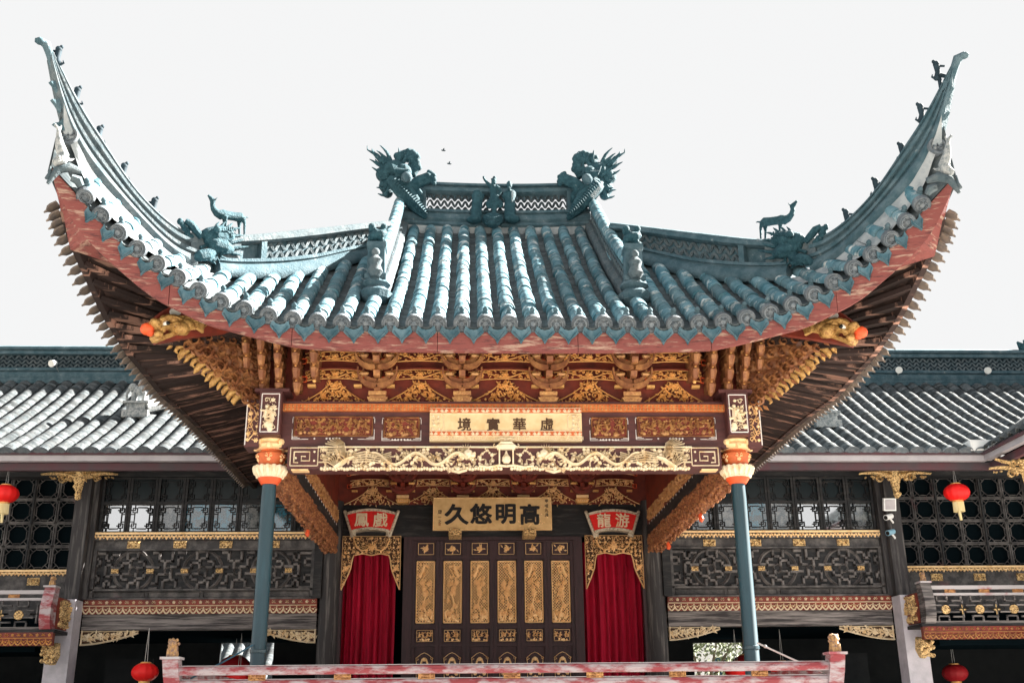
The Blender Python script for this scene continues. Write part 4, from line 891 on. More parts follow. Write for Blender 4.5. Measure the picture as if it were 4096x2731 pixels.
# --- golden dragon heads on the corner beams
def zd(a, b): return 540+a*.1658, 1200+b*.1658
def dragon_head(sg):
    lat = V((-sg, -1, 0)).normalized()     # towards the viewer, square to the beam
    def pt(a, b, n_=0.0):
        q = zd(a, b); p = PD(q[0], q[1], -1, 14.30); p = V((-p.x if sg > 0 else p.x, p.y, p.z)); return p+lat*n_
    def slab(pts, n0, n1):
        m_ = MB(); m_.prism([pt(a, b, n0) for a, b in pts], lat*(n1-n0)); return m_
    r = slab([(450, 470), (800, 190), (1250, 200), (1900, 330), (2300, 560), (2300, 760), (1600, 850), (900, 960), (620, 1010)], -.14, .02); rb = r.build('corner_beam', 'darkred', PAV)
    for c in ((940, 300, 140, 105), (1380, 375, 130, 70)):
        d_ = MB(); d_.prism([pt(c[0]+math.cos(q*.524)*c[2], c[1]+math.sin(q*.524)*c[3], .024) for q in range(12)], lat*.008); d_.build('beam_dot', 'white_dot', PAV)
    h = MB()
    up_ = [(470, 520), (620, 445), (850, 415), (1100, 445), (1240, 450), (1260, 600), (1250, 760), (1050, 840), (880, 860), (800, 780), (720, 700), (640, 760), (520, 800), (420, 760), (300, 640), (260, 570), (330, 535)]
    h.prism([pt(a, b, -.10) for a, b in up_], lat*.20)
    jaw = [(880, 790), (1050, 830), (900, 890), (700, 960), (600, 1010), (500, 1000), (430, 900), (440, 820), (520, 810), (560, 900), (700, 850)]
    h.prism([pt(a, b, -.07) for a, b in jaw], lat*.14)
    for c in ((380, 580, .055), (430, 660, .035), (470, 870, .05), (560, 760, .04), (1000, 720, .10), (1130, 640, .09), (800, 520, .07), (620, 500, .05), (1150, 520, .06)): h.ball(pt(c[0], c[1], .08), c[2], 8, (1, 1, .8))
    h.tube([pt(480, 560, .10), pt(640, 490, .13), (pt(820, 480, .12)), pt(1000, 520, .10)], [.03, .035, .03, .02], 6); h.tube([pt(520, 760, .1), pt(700, 680, .12), pt(850, 620, .12), pt(1050, 640, .1)], [.03, .03, .025, .015], 6)
    hd = h.build('dragon_head', 'gold_dragon', PAV, smooth=40)
    m_ = MB()
    for q in range(9):
        y0 = 470+q*32; m_.tube([pt(1200, y0, .09), pt(1350, y0+35*math.sin(q*.5)+10, .11), pt(1520, y0+20+q*6, .08), pt(1730-abs(q-5)*35, 640-(8-q)*14, .03)], [.03, .03, .024, .005], 5)
    for q in range(10): m_.leaf((pt(1230, 620+q*22, .08), (pt(1300, 620, 0)-pt(1230, 620, 0)).normalized(), ZV, lat), 0, 0, 2.5+q*.12, .10, .03, .02)
    m_.build('mane', 'gold_dragon', hd)
    e = MB().ball(pt(630, 640, .10), .042, 10); e.build('eye_white', 'white_dot', hd, smooth=60)
    MB().ball(pt(632, 636, .128), .026, 8).build('pupil', 'black', hd, smooth=60)
    f = MB(); f.prism([pt(820, 680, .10), pt(880, 670, .10), pt(915, 740, .10), pt(870, 735, .10)], lat*.02); f.build('fang', 'white_dot', hd)
    b_ = MB(); b_.ball(pt(300, 700, 0), .066, 10, (1.15, 1.1, 1)); b_.ball(pt(250, 650, .02), .04, 8); b_.ball(pt(340, 790, .02), .045, 8); b_.build('mouth_pearl', 'vermilion', hd, smooth=60)
dragon_head(-1); dragon_head(1)
# ================================================================ galleries on both sides of the stage
GT = MB(); n = 6
for yy, zz in ((-.05, .0), (.06, -.004)):
    for d in (0, -.016): GT.v += [(.105*(2*j/n-1), yy, zz+d+.062*(1-(2*j/n-1)**2)) for j in range(n+1)]
k_ = n+1
for j in range(n): GT.f += [(j+1, j, 2*k_+j, 2*k_+j+1), (j, j+1, k_+j+1, k_+j)]
def groof(Y): s = (Y-16.45)/3.55; return 5.57+2.20*s-.16*4*s*(1-s)*.6
def fretwork(mb, fr, segs, w_=.042, d=.03):
    for s in segs:
        for (a, b) in zip(s, s[1:]):
            L = math.hypot(b[0]-a[0], b[1]-a[1]); ux, uy = (b[0]-a[0])/L, (b[1]-a[1])/L; e = w_/2
            a2 = (a[0]-ux*e, a[1]-uy*e); b2 = (b[0]+ux*e, b[1]+uy*e); nx, ny = -uy*w_/2, ux*w_/2; i = .6
            o = [(a2[0]+nx, a2[1]+ny), (b2[0]+nx, b2[1]+ny), (b2[0]-nx, b2[1]-ny), (a2[0]-nx, a2[1]-ny)]
            t = [(a2[0]+nx*i+ux*e*.4, a2[1]+ny*i+uy*e*.4), (b2[0]+nx*i-ux*e*.4, b2[1]+ny*i-uy*e*.4), (b2[0]-nx*i-ux*e*.4, b2[1]-ny*i-uy*e*.4), (a2[0]-nx*i+ux*e*.4, a2[1]-ny*i+uy*e*.4)]
            mb.add([mb._p(fr, *q, 0) for q in o]+[mb._p(fr, *q, d*.7) for q in o]+[mb._p(fr, *q, d) for q in t], [(0, 1, 5, 4), (1, 2, 6, 5), (2, 3, 7, 6), (3, 0, 4, 7), (4, 5, 9, 8), (5, 6, 10, 9), (6, 7, 11, 10), (7, 4, 8, 11), (8, 9, 10, 11)])
def scallops(mb, fr, w_, h_, cell, d=.02):
    n_ = int(w_/cell)
    for i in range(n_):
        u = (i+.5)*w_/n_; mb.blob(fr, u, h_*.45, cell*.22, d*1.2); mb.blob(fr, u-cell*.3, h_*.6, cell*.2, d); mb.blob(fr, u+cell*.3, h_*.6, cell*.2, d); mb.leaf(fr, u, h_*.5, -1.57, h_*.5, cell*.35, d); mb.leaf(fr, u+cell/2, h_*.5, -1.57, h_*.35, cell*.3, d)
def redstrip(name, par, fr, w_, h_, gold='gold_white', d=.02):
    g = MB(); c = h_*.48; n_ = max(2, int(w_/c)); hh = h_
    for i in range(n_):
        u = (i+.5)*w_/n_
        if i % 2: g.flower(fr, u, hh*.82, c*.28, 5, d, 1.57)
        else:
            for s2 in (-1, 1): g.curl(fr, u+s2*c*.2, hh*.82, c*.2, 1.57, .9, s2, c*.12, d, 8)
        pts = [(u-c/2+c*q/8, hh*.30-hh*.26*math.sin(math.pi*q/8)) for q in range(9)]; g.vine(fr, pts, c*.24, d)
        g.blob(fr, u, hh*.30, c*.14, d); g.leaf(fr, u-c/2, hh*.18, 1.57, hh*.3, c*.28, d); g.blob(fr, u-c/2, hh*.46, c*.10, d)
        for s2 in (-1, 1): g.curl(fr, u+s2*c*.22, hh*.36, c*.14, 0, .8, s2, c*.08, d, 7)
    g.vine(fr, [(0, hh*.58), (w_, hh*.58)], hh*.075, d)
    return g.build(name, gold, par)
def gold_spandrel(par, x0, x1, Y, zt, h_, sg, name='carved_brace'):
    """flowering scroll under a beam, deep at x0 and thin at x1"""
    g = MB(); w_ = abs(x1-x0); fr = frame((x0, Y, zt), u=V((1 if x1 > x0 else -1, 0, 0))); hb = lambda u: -h_*(1-(u/w_)**1.7*.82)
    ex = [(u, hb(u)) for u in [w_*q/14 for q in range(15)]]; g.vine(fr, ex, .028, .03); g.vine(fr, [(0, -.012), (w_, -.012)], .016, .02); g.vine(fr, [(.012, 0), (.012, -h_)], .028, .03)
    for q in range(16): u = w_*(.04+.055*q); g.leaf(fr, u, hb(u)*rng0.uniform(.25, .8), rng0.uniform(0, 6.28), .09, .04, .028)
    for q in range(4):
        u = w_*(.12+.22*q); v = hb(u)*.5; r = abs(hb(u))*.34; g.flower(fr, u, v, max(.03, r), 5, .035)
        for s2 in (-1, 1): g.curl(fr, u+w_*.10, v+s2*r*.3, max(.03, r*.9), 1.57*s2, 1.2, s2, .02, .028, 11); g.leaf(fr, u+w_*.07, v, s2*.7, .10, .04, .03); g.leaf(fr, u-w_*.05, v, 3.14+s2*.6, .08, .035, .03)
    b = MB(); b.add([b._p(fr, *q, -.015) for q in ex+[(w_, 0), (0, 0)]], [tuple(range(17))]); b.build(name+'_ground', 'brown_ink', par)
    return g.build(name, 'gold_white', par)
def gold_bracket(par, x, Y, z0, z1, dirs, mt='gold_carved'):
    g = MB(); fr = frame((x, Y, z0)); h_ = z1-z0
    for q in range(34): v = rng0.random()*h_; g.blob(fr, rng0.uniform(-.06, .06)*(0.4+v/h_), v, rng0.uniform(.025, .05), .06, 6)
    g.tube([(x, Y+.02, z0), (x, Y+.02, z0+h_*.5), (x, Y+.02, z1)], [.03, .075, .09], 6)
    for s2 in dirs:
        for (zz, L) in ((h_*.66, .60), (h_*.96, .48)):
            pts = [(s2*q/8*L, zz+.06*math.sin(q/8*3)*(1 if zz < h_*.8 else -.4)+.05*(q/8)**2) for q in range(9)]
            g.vine(fr, pts, lambda f: .10*(1-.8*f)+.01, .06)
            for q in range(12): f = rng0.random()*.9; g.blob(fr, s2*f*L, zz+rng0.uniform(-.05, .05)*(1-f), .032*(1.1-f), .07, 6); g.leaf(fr, s2*f*L, zz, rng0.uniform(0, 6.28), .09*(1.1-f), .04, .06)
            g.curl(fr, s2*L*.45, zz-.02, .06, 0, 1.2, s2, .025, .07)
    return g.build('eave_bracket', mt, par)
def ring(mb, fr, u, v, r, t, d, k_=28): mb.vine(fr, [(u+math.cos(2*math.pi*q/k_)*r, v+math.sin(2*math.pi*q/k_)*r) for q in range(k_+1)], t, d)
def small_plaque(name, par, x, z, w_, h_, Y, mt='gold_carved'):
    b = MB().bx(x-w_/2, x+w_/2, Y-.012, Y+.01, z-h_/2, z+h_/2); fr = frame((x-w_/2, Y-.012, z-h_/2)); floral(b, fr, w_, h_, rng0, min(w_, h_)*.42, .012); b.build(name, mt, par)
def figure_lion(mb, c, s=1.0, face=-1):
    c = V(c); mb.lathe([(.055*s, 0), (.06*s, .03*s), (.05*s, .07*s)], c, 8); mb.ball(c+V((0, .0, .08*s)), .052*s, 8, (1, 1.1, 1.1)); mb.ball(c+V((0, -.03*s, .135*s)), .042*s, 8)
    mb.ball(c+V((0, -.065*s, .125*s)), .025*s, 6)
    for q in (-1, 1): mb.ball(c+V((q*.035*s, -.01*s, .165*s)), .015*s, 6); mb.tube([c+V((q*.03*s, -.04*s, .08*s)), c+V((q*.032*s, -.055*s, .0))], [.018*s, .016*s], 6)
    for q in range(7): a = q*.9; mb.ball(c+V((math.cos(a)*.045*s, .01*s, .13*s+math.sin(a)*.04*s)), .018*s, 5)
def gallery(sg, label):
    G = thing('gallery_building', label, 'gallery', (sg*6, 19, 0))
    X = lambda a, b: (sg*a, sg*b)
    def bx(name, x0, x1, y0, y1, z0, z1, mt, par=G): return MB().bx(sg*x0, sg*x1, y0, y1, z0, z1).build(name, mt, par)
    # roof
    rf = MB(); rf.grid(lambda u, v: V((sg*(2.6+8.6*u), max(16.45, 16.5+(2.6+8.6*u-7.81))*(1-v)+20*v if 2.6+8.6*u < 11.2 else 20, 0)), 40, 10)
    rf.v = [(a, b, groof(b)-.02) for a, b, c in rf.v]; roof_ = rf.build('gallery_roof', 'pan', G)
    Ms = []; ends_ = []
    x = 3.05
    while x < 11:
        y = 16.47 if x < 7.81 else 16.5+(x-7.81); first = True
        while y < 19.95:
            t = V((0, .05, groof(y+.05)-groof(y))).normalized(); nn = V((1, 0, 0)).cross(t); M = Matrix((V((1, 0, 0)), t, nn)).transposed().to_4x4()
            M.translation = V((sg*x+random.uniform(-.008, .008), y, groof(y)+.015+random.uniform(-.004, .004))); M = M @ Matrix.Rotation(random.uniform(-.03, .08)+.20, 4, 'X') @ Matrix.Rotation(random.uniform(-.06, .06), 4, 'Z')
            Ms.append(M)
            if first: ends_.append(M); first = False
            y += .052*random.uniform(.9, 1.1)
        x += .26
    pieces('gallery_tile', GT, 'gtile', Ms, roof_, 300, 40)
    ET = MB(); pr = [(.115*math.cos(math.pi*q/10), .085*math.sin(math.pi*q/10)-.012) for q in range(11)]; pr += [(-.06, -.03), (0, -.022), (.06, -.03)]
    ET.prism([(a, -.055, b) for a, b in pr], (0, .015, 0)); ET.tube([(.118*math.cos(math.pi*q/10), -.058, .088*math.sin(math.pi*q/10)-.01) for q in range(11)], .012, 4)
    pieces('gallery_tile_end', ET, 'tile_end', ends_, roof_, 300)
    L = 7.81
    bx('gutter', 3.0, L+.02, 16.50, 16.60, 5.425, 5.515, 'gutter'); bx('gutter_lip', 3.0, L+.03, 16.455, 16.60, 5.517, 5.555, 'gutter_dark'); bx('eave_board', 3.0, L+.3, 16.64, 16.72, 5.31, 5.424, 'gutter_dark')
    so_ = MB().add([(sg*2.6, 16.7, 5.42), (sg*10, 16.7, 5.42), (sg*10, 17.9, 5.85), (sg*2.6, 17.9, 5.85)], [(0, 1, 2, 3)]); so_.build('gallery_soffit', 'dark_wood', G)
    for i in range(26): xx = 3.2+i*.2; MB().bar((sg*xx, 16.72, 5.39), (sg*xx, 17.6, 5.71), .06, .05).build('gallery_rafter', 'dark_wood', G)
    # ridge
    def rs(prof): return [[V((sg*xx, 20+o, h)) for o, h in prof] for xx in (2.6, 11.4)]
    MB().sweep(rs([(-.14, 7.70), (-.16, 7.78), (-.15, 7.80), (-.17, 7.84), (-.16, 7.91), (-.11, 7.935), (-.11, 7.95), (-.15, 7.955), (-.15, 7.99), (-.12, 8.0), (-.12, 8.02), (.12, 8.02), (.12, 7.7)])).build('gallery_ridge_base', 'ridge', G, smooth=35)
    MB().sweep(rs([(-.08, 8.28), (-.13, 8.29), (-.13, 8.345), (-.10, 8.35), (-.10, 8.37), (-.15, 8.38), (-.15, 8.43), (-.06, 8.475), (.06, 8.475), (.13, 8.4), (.08, 8.28)])).build('gallery_ridge_cap', 'ridge', G, smooth=35)
    bx('gallery_ridge_backing', 2.6, 11.4, 20.0, 20.06, 8.02, 8.28, 'statue_dark')
    net = MB()
    for i in range(48):
        for j in range(3):
            for ph in (0, 1):
                net.tube([(sg*(4.3+.14*(i+q/6+.5*ph)), 19.93, 8.025+.083*j+.083*(math.sin(math.pi*q/6) if ph == 0 else 1-math.sin(math.pi*q/6))) for q in range(7)], .011, 3, cap=False)
    net.build('gallery_ridge_lattice', 'ridge_light', G)
    # walls and floors that close it off
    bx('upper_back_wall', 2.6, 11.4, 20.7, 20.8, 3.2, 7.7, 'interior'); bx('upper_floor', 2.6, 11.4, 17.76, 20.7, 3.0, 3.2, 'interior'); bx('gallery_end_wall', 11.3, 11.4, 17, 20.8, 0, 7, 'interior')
    o0, o1 = sorted((abs(P(882 if sg < 0 else 2772, 2650, 20.8).x), abs(P(1095 if sg < 0 else 2973, 2650, 20.8).x)))
    zt = P(1000 if sg < 0 else 2850, 2570, 20.8).z
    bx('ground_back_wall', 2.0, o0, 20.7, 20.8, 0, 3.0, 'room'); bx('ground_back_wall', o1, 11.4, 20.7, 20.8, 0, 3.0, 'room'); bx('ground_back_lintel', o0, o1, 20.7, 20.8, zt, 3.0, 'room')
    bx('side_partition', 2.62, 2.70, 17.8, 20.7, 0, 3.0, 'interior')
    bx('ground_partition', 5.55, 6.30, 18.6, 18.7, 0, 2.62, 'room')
    bx('window_room_wall', 2.6, 11.3, 18.7, 18.8, 3.2, 6.2, 'interior')
    # posts
    bx('gallery_post', 6.42, 6.65, 17.30, 17.55, 3.42, 5.55, 'post_wood')
    bx('gallery_post_stone', 6.39, 6.745, 17.12, 17.46, 0, 3.415, 'stone')
    bx('half_post', 6.34, 6.42, 17.45, 17.6, 3.45, 5.5, 'post_wood'); bx('half_post', 2.72, 2.85, 17.45, 17.65, 3.45, 5.5, 'dark_wood')
    bx('top_beam', 2.7, 10, 17.52, 17.75, 5.40, 5.72, 'dark_wood')
    # window leaves
    lw = .4425
    for i in range(8):
        xa = 2.79+i*lw; xb = xa+lw-.008; fr_ = MB()
        for a, b in ((xa, xa+.038), (xb-.038, xb)): fr_.bx(sg*a, sg*b, 17.56, 17.62, 4.497, 5.395)
        for za, zb in ((4.497, 4.525), (4.955, 5.0), (5.365, 5.395)): fr_.bx(sg*(xa+.038), sg*(xb-.038), 17.56, 17.62, za, zb)
        wn = fr_.build('window_leaf', 'dark_wood', G)
        tl = random.uniform(-.012, .012); tz = random.uniform(-.02, .02)
        for za, zb in ((4.525, 4.955), (5.0, 5.365)):
            p = MB(); p.add([(sg*(xa+.03), 17.605+tz, za), (sg*(xb-.03), 17.605-tz, za), (sg*(xb-.03), 17.605-tz+tl, zb), (sg*(xa+.03), 17.605+tz+tl, zb)], [(0, 1, 2, 3)] if sg > 0 else [(3, 2, 1, 0)]); p.build('pane', ({0: 'glass_dark', 1: 'glass_refl_blue', 2: 'glass_refl_grey', 3: 'glass_refl_blue', 4: 'glass_refl_blue', 5: 'glass_refl_grey', 6: 'glass', 7: 'glass'} if sg < 0 else {0: 'glass_dark', 1: 'glass_refl_grey', 2: 'glass_refl_grey', 3: 'glass_refl_blue', 4: 'glass_refl_grey', 5: 'glass', 6: 'glass', 7: 'glass_refl_grey'})[i] if za < 4.8 else 'glass_dark', wn)
            lt = MB(); w_ = xb-xa-.076; h_ = zb-za; fr = frame((min(sg*(xa+.038), sg*(xb-.038)), 17.60, za)); m_ = .062
            sg_ = [[(m_, 0), (m_, h_*.12)], [(m_, h_*.3), (m_, h_*.7)], [(m_, h_*.88), (m_, h_)], [(w_-m_, 0), (w_-m_, h_*.12)], [(w_-m_, h_*.3), (w_-m_, h_*.7)], [(w_-m_, h_*.88), (w_-m_, h_)],
                   [(m_*1.8, m_*.7), (w_-m_*1.8, m_*.7)], [(m_*1.8, h_-m_*.7), (w_-m_*1.8, h_-m_*.7)], [(0, h_*.36), (m_, h_*.36)], [(0, h_*.64), (m_, h_*.64)], [(w_-m_, h_*.36), (w_, h_*.36)], [(w_-m_, h_*.64), (w_, h_*.64)]]
            for (cu, cv_) in ((m_, h_*.21), (w_-m_, h_*.21), (m_, h_*.79), (w_-m_, h_*.79)):
                e = .034; sg_ += [[(cu-e, cv_-e), (cu+e, cv_-e), (cu+e, cv_+e), (cu-e, cv_+e), (cu-e, cv_-e)], [(cu-e*1.8, cv_), (cu, cv_), (cu, cv_+e*1.8)]]
            fretwork(lt, fr, sg_, .014, .02); lt.build('window_lattice', 'dark_wood', wn)
    # sill trim, cushion board with plaques
    bx('sill_trim', 2.72, 6.43, 17.49, 17.56, 4.462, 4.494, 'gold_pale'); g = MB(); scallops(g, frame((min(sg*2.72, sg*6.43), 17.50, 4.372)), 3.71, .10, .115); g.build('sill_scallop', 'gold_pale', G)
    bx('sill_board', 2.85, 6.34, 17.505, 17.56, 4.375, 4.461, 'panel_wood')
    bx('cushion_board', 2.85, 6.34, 17.58, 17.62, 4.235, 4.374, 'panel_wood')
    for q, xx in enumerate((5.74, 5.01, 4.28, 3.53)): small_plaque('gold_plaque', G, sg*xx, 4.308, .20, .11, 17.575)
    for z in (4.225,): bx('panel_rail', 2.85, 6.34, 17.53, 17.62, z-.012, z+.012, 'panel_wood')
    bx('fret_ground', 2.86, 6.34, 17.625, 17.66, 3.61, 4.21, 'dark_wood')
    for xx in (2.885, 6.32): bx('panel_stile', xx-.03, xx+.02, 17.53, 17.62, 3.48, 4.21, 'panel_wood')
    fm = MB(); zc = 3.905; fr = frame((0, 17.625, zc), u=V((sg, 0, 0))); segs = []
    for cu in (3.54, 4.63, 5.72):
        ring(fm, fr, cu, 0, .305, .055, .045, 36); ring(fm, fr, cu, 0, .065, .036, .04, 14)
        for s2 in (-1, 1):
            segs += [[(cu+s2*.05, s2*.05), (cu+s2*.05, s2*.19), (cu-s2*.06, s2*.19), (cu-s2*.06, s2*.27)], [(cu+s2*.05, s2*.12), (cu+s2*.18, s2*.12), (cu+s2*.18, s2*.04), (cu+s2*.30, s2*.04)], [(cu-s2*.07, s2*.05), (cu-s2*.17, s2*.05), (cu-s2*.17, s2*.14), (cu-s2*.09, s2*.14)], [(cu+s2*.10, s2*.19), (cu+s2*.10, s2*.28)], [(cu-s2*.30, s2*.06), (cu-s2*.22, s2*.06)]]
    for cu in (4.085, 5.175):
        ring(fm, fr, cu, 0, .055, .034, .04, 12)
        for s2 in (-1, 1):
            segs += [[(cu+s2*.05, s2*.04), (cu+s2*.05, s2*.15), (cu-s2*.06, s2*.15), (cu-s2*.06, s2*.28)], [(cu+s2*.05, s2*.15), (cu+s2*.14, s2*.15), (cu+s2*.14, s2*.28), (cu+s2*.23, s2*.28)], [(cu-s2*.06, s2*.06), (cu-s2*.16, s2*.06), (cu-s2*.16, s2*.2), (cu-s2*.22, s2*.2)], [(cu+s2*.15, s2*.05), (cu+s2*.23, s2*.05)], [(cu-s2*.16, s2*.28), (cu-s2*.25, s2*.28)]]
    for cu, q in ((3.09, 1), (6.17, -1)):
        for s2 in (-1, 1): segs += [[(cu-q*.18, s2*.08), (cu-q*.08, s2*.08), (cu-q*.08, s2*.18), (cu-q*.18, s2*.18)], [(cu-q*.18, s2*.27), (cu+q*.02, s2*.27), (cu+q*.02, s2*.16), (cu+q*.10, s2*.16), (cu+q*.10, s2*.25), (cu+q*.2, s2*.25)], [(cu+q*.02, s2*.02), (cu+q*.02, s2*.09), (cu+q*.12, s2*.09), (cu+q*.12, s2*.04)]]
    fretwork(fm, fr, segs, .045, .042); fm.build('fretwork', 'fret_wood', G)
    for cu in (3.54, 4.63, 5.72):
        for s2 in (-1, 1): small_plaque('gold_boss', G, sg*(cu+s2*.275), zc-.01, .11, .068, 17.585)
    bx('panel_rail', 2.85, 6.34, 17.53, 17.62, 3.585, 3.612, 'panel_wood'); bx('lower_board', 2.85, 6.34, 17.60, 17.64, 3.47, 3.584, 'panel_wood')
    for q in range(4): fo = MB(); fret_outline(fo, frame((min(sg*2.9, sg*3.74)+sg*.86*q, 17.598, 3.485)), .02, .82, 0, .085, .014, .012); fo.build('lower_panel', 'panel_wood', G)
    bx('panel_sill', 2.80, 6.43, 17.48, 17.62, 3.443, 3.469, 'panel_wood')
    bx('red_band', 2.78, 6.40, 17.50, 17.62, 3.228, 3.442, 'darkred'); redstrip('red_band_carving', G, frame((min(sg*2.78, sg*6.40), 17.498, 3.225)), 3.62, .215)
    bx('gallery_beam', 2.78, 6.40, 17.54, 17.75, 2.99, 3.226, 'weather_wood')
    gold_spandrel(G, sg*6.40, sg*5.52, 17.56, 2.985, .215, sg); gold_spandrel(G, sg*2.78, sg*3.60, 17.56, 2.985, .20, sg)
    gold_bracket(G, sg*6.55, 17.10, 4.95, 5.46, (-1, 1))
    # balcony bay
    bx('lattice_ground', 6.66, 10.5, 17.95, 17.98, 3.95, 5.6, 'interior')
    for i in range(9):
        for j in range(4):
            cx, cz = 6.93+i*.39, 4.14+j*.383; lt = MB(); fr = frame((sg*cx, 17.90, cz)); a, b = .140, .068
            oc = [(a, b), (b, a), (-b, a), (-a, b), (-a, -b), (-b, -a), (b, -a), (a, -b), (a, b)]
            s_ = [oc]+[[(s1*.105, s2*.105), (s1*.17, s2*.17)] for s1 in (-1, 1) for s2 in (-1, 1)]+[[(s1*.14, s2*.06), (s1*.18, s2*.06)] for s1 in (-1, 1) for s2 in (-1, 1)]+[[(s2*.06, s1*.14), (s2*.06, s1*.18)] for s1 in (-1, 1) for s2 in (-1, 1)]
            fretwork(lt, fr, s_, .012, .02); fretwork(lt, fr, [[(-.195, -.178), (.195, -.178)], [(-.178, -.19), (-.178, .19)], [(.178, -.19), (.178, .19)], [(-.19, .178), (.19, .178)]], .026, .03); lt.build('octagon_window', 'panel_wood', G)
        if i % 2: bx('lattice_stile', 6.93+i*.39+.18, 6.93+i*.39+.21, 17.84, 17.92, 3.95, 5.6, 'dark_wood')
    bx('balcony_sill', 6.68, 10.5, 17.74, 17.84, 3.915, 3.945, 'gold_pale'); g = MB(); scallops(g, frame((min(sg*6.68, sg*10.5), 17.75, 3.84)), 3.82, .085, .115); g.build('balcony_scallop', 'gold_pale', G)
    bx('balcony_board', 6.66, 10.5, 17.80, 17.86, 3.2, 3.90, 'panel_wood')
    for q in range(4): small_plaque('gold_plaque', G, sg*(7.32+q*.72), 3.765, .19, .115, 17.79)
    bx('balcony_floor', 6.45, 10.5, 16.56, 17.8, 2.88, 2.93, 'dark_wood'); bx('balcony_band', 6.46, 10.5, 16.54, 16.64, 2.70, 2.885, 'darkred'); redstrip('balcony_band_carving', G, frame((min(sg*6.46, sg*10.5), 16.538, 2.70)), 4.04, .18, 'gold_brown' if sg > 0 else 'gold')
    bx('balcony_rail', 6.62, 10.5, 16.55, 16.66, 3.435, 3.49, 'rail_top'); bx('balcony_rail', 6.62, 10.5, 16.56, 16.65, 3.345, 3.38, 'rail_top'); bx('balcony_rail', 6.62, 10.5, 16.56, 16.65, 2.93, 2.965, 'weather_wood')
    m0 = 7.0 if sg < 0 else 6.86; fm = MB(); fr = frame((0, 16.60, 3.15), u=V((sg, 0, 0))); s_ = []
    for q in range(7):
        c = m0+q*.53
        for s2 in (-1, 1):
            s_ += [[(c-.20, s2*.05), (c-.07, s2*.05)], [(c+.07, s2*.05), (c+.20, s2*.05)], [(c-.12, s2*.11), (c-.12, s2*.18)], [(c-.12, s2*.11), (c+.04, s2*.11), (c+.04, s2*.18)], [(c+.12, s2*.12), (c+.26, s2*.12), (c+.26, s2*.18)], [(c-.26, s2*.12), (c-.26, 0), (c-.17, 0)], [(c+.26, s2*.0), (c+.17, 0)]]
        md = MB().lathe([(.0, .02), (.03, .022), (.045, .012), (.058, .012), (.066, .02), (.068, 0)], (sg*c, 16.585, 3.135), 18, R90); md.flower(frame((sg*c, 16.565, 3.135)), 0, 0, .04, 6, .012); md.build('medallion', 'gold_carved', G)
        cr = MB(); fretwork(cr, frame((sg*(c+.265), 16.585, 3.135)), [[(-.035, 0), (.035, 0)], [(0, -.06), (0, .06)]], .028, .015); cr.build('cross_boss', 'gold_carved', G)
        small_plaque('rail_block', G, sg*(c+.10), 3.412, .16, .055, 16.57, 'gold_brown')
    fretwork(fm, fr, s_, .026, .03); fm.build('balcony_fret', 'weather_wood' if sg > 0 else 'panel_wood', G)
    bp = MB(); pts = [(2.93, .0), (3.05, -.06), (3.25, -.075), (3.42, -.02), (3.53, .03)]
    bp.sweep([[V((sg*6.50, 16.52+o, z)), V((sg*6.66, 16.52+o, z)), V((sg*6.66, 16.70+o*.3, z)), V((sg*6.50, 16.70+o*.3, z))] for z, o in pts]); bp.build('balcony_post', 'rail' if sg < 0 else 'weather_wood', G)
    bx('post_cap', 6.49, 6.67, 16.50, 16.72, 3.53, 3.555, 'rail_top')
    sp = MB().bx(sg*6.475, sg*6.52, 16.72, 17.28, 2.95, 3.40); sp.build('balcony_side', 'darkred', G)
    g = MB(); fr = (V((sg*6.473, 16.72, 2.96)), V((0, 1, 0)), ZV, V((-sg, 0, 0))); floral(g, fr, .55, .43, rng0, .10, .03); figures(g, fr, .55, .4, rng0, .04, 4); g.build('balcony_side_carving', 'gold_carved', G)
    cb = MB(); cb.tube([(sg*6.52, 16.85, 2.45), (sg*6.52, 16.82, 2.55), (sg*6.54, 16.75, 2.70)], [.05, .11, .14], 8); fr = frame((sg*6.53, 16.68, 2.47))
    for q in range(26): cb.blob(fr, rng0.uniform(-.1, .1), rng0.random()*.24, .035, .06)
    cb.build('corbel', 'gold_carved', G)
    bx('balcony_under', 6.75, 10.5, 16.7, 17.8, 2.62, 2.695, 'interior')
    return G
GL = gallery(-1, 'dark timber gallery building with red balcony post, one white spotlight on its lattice ridge')
GR = gallery(1, 'dark timber gallery building with security cameras on its post and grey balcony post')
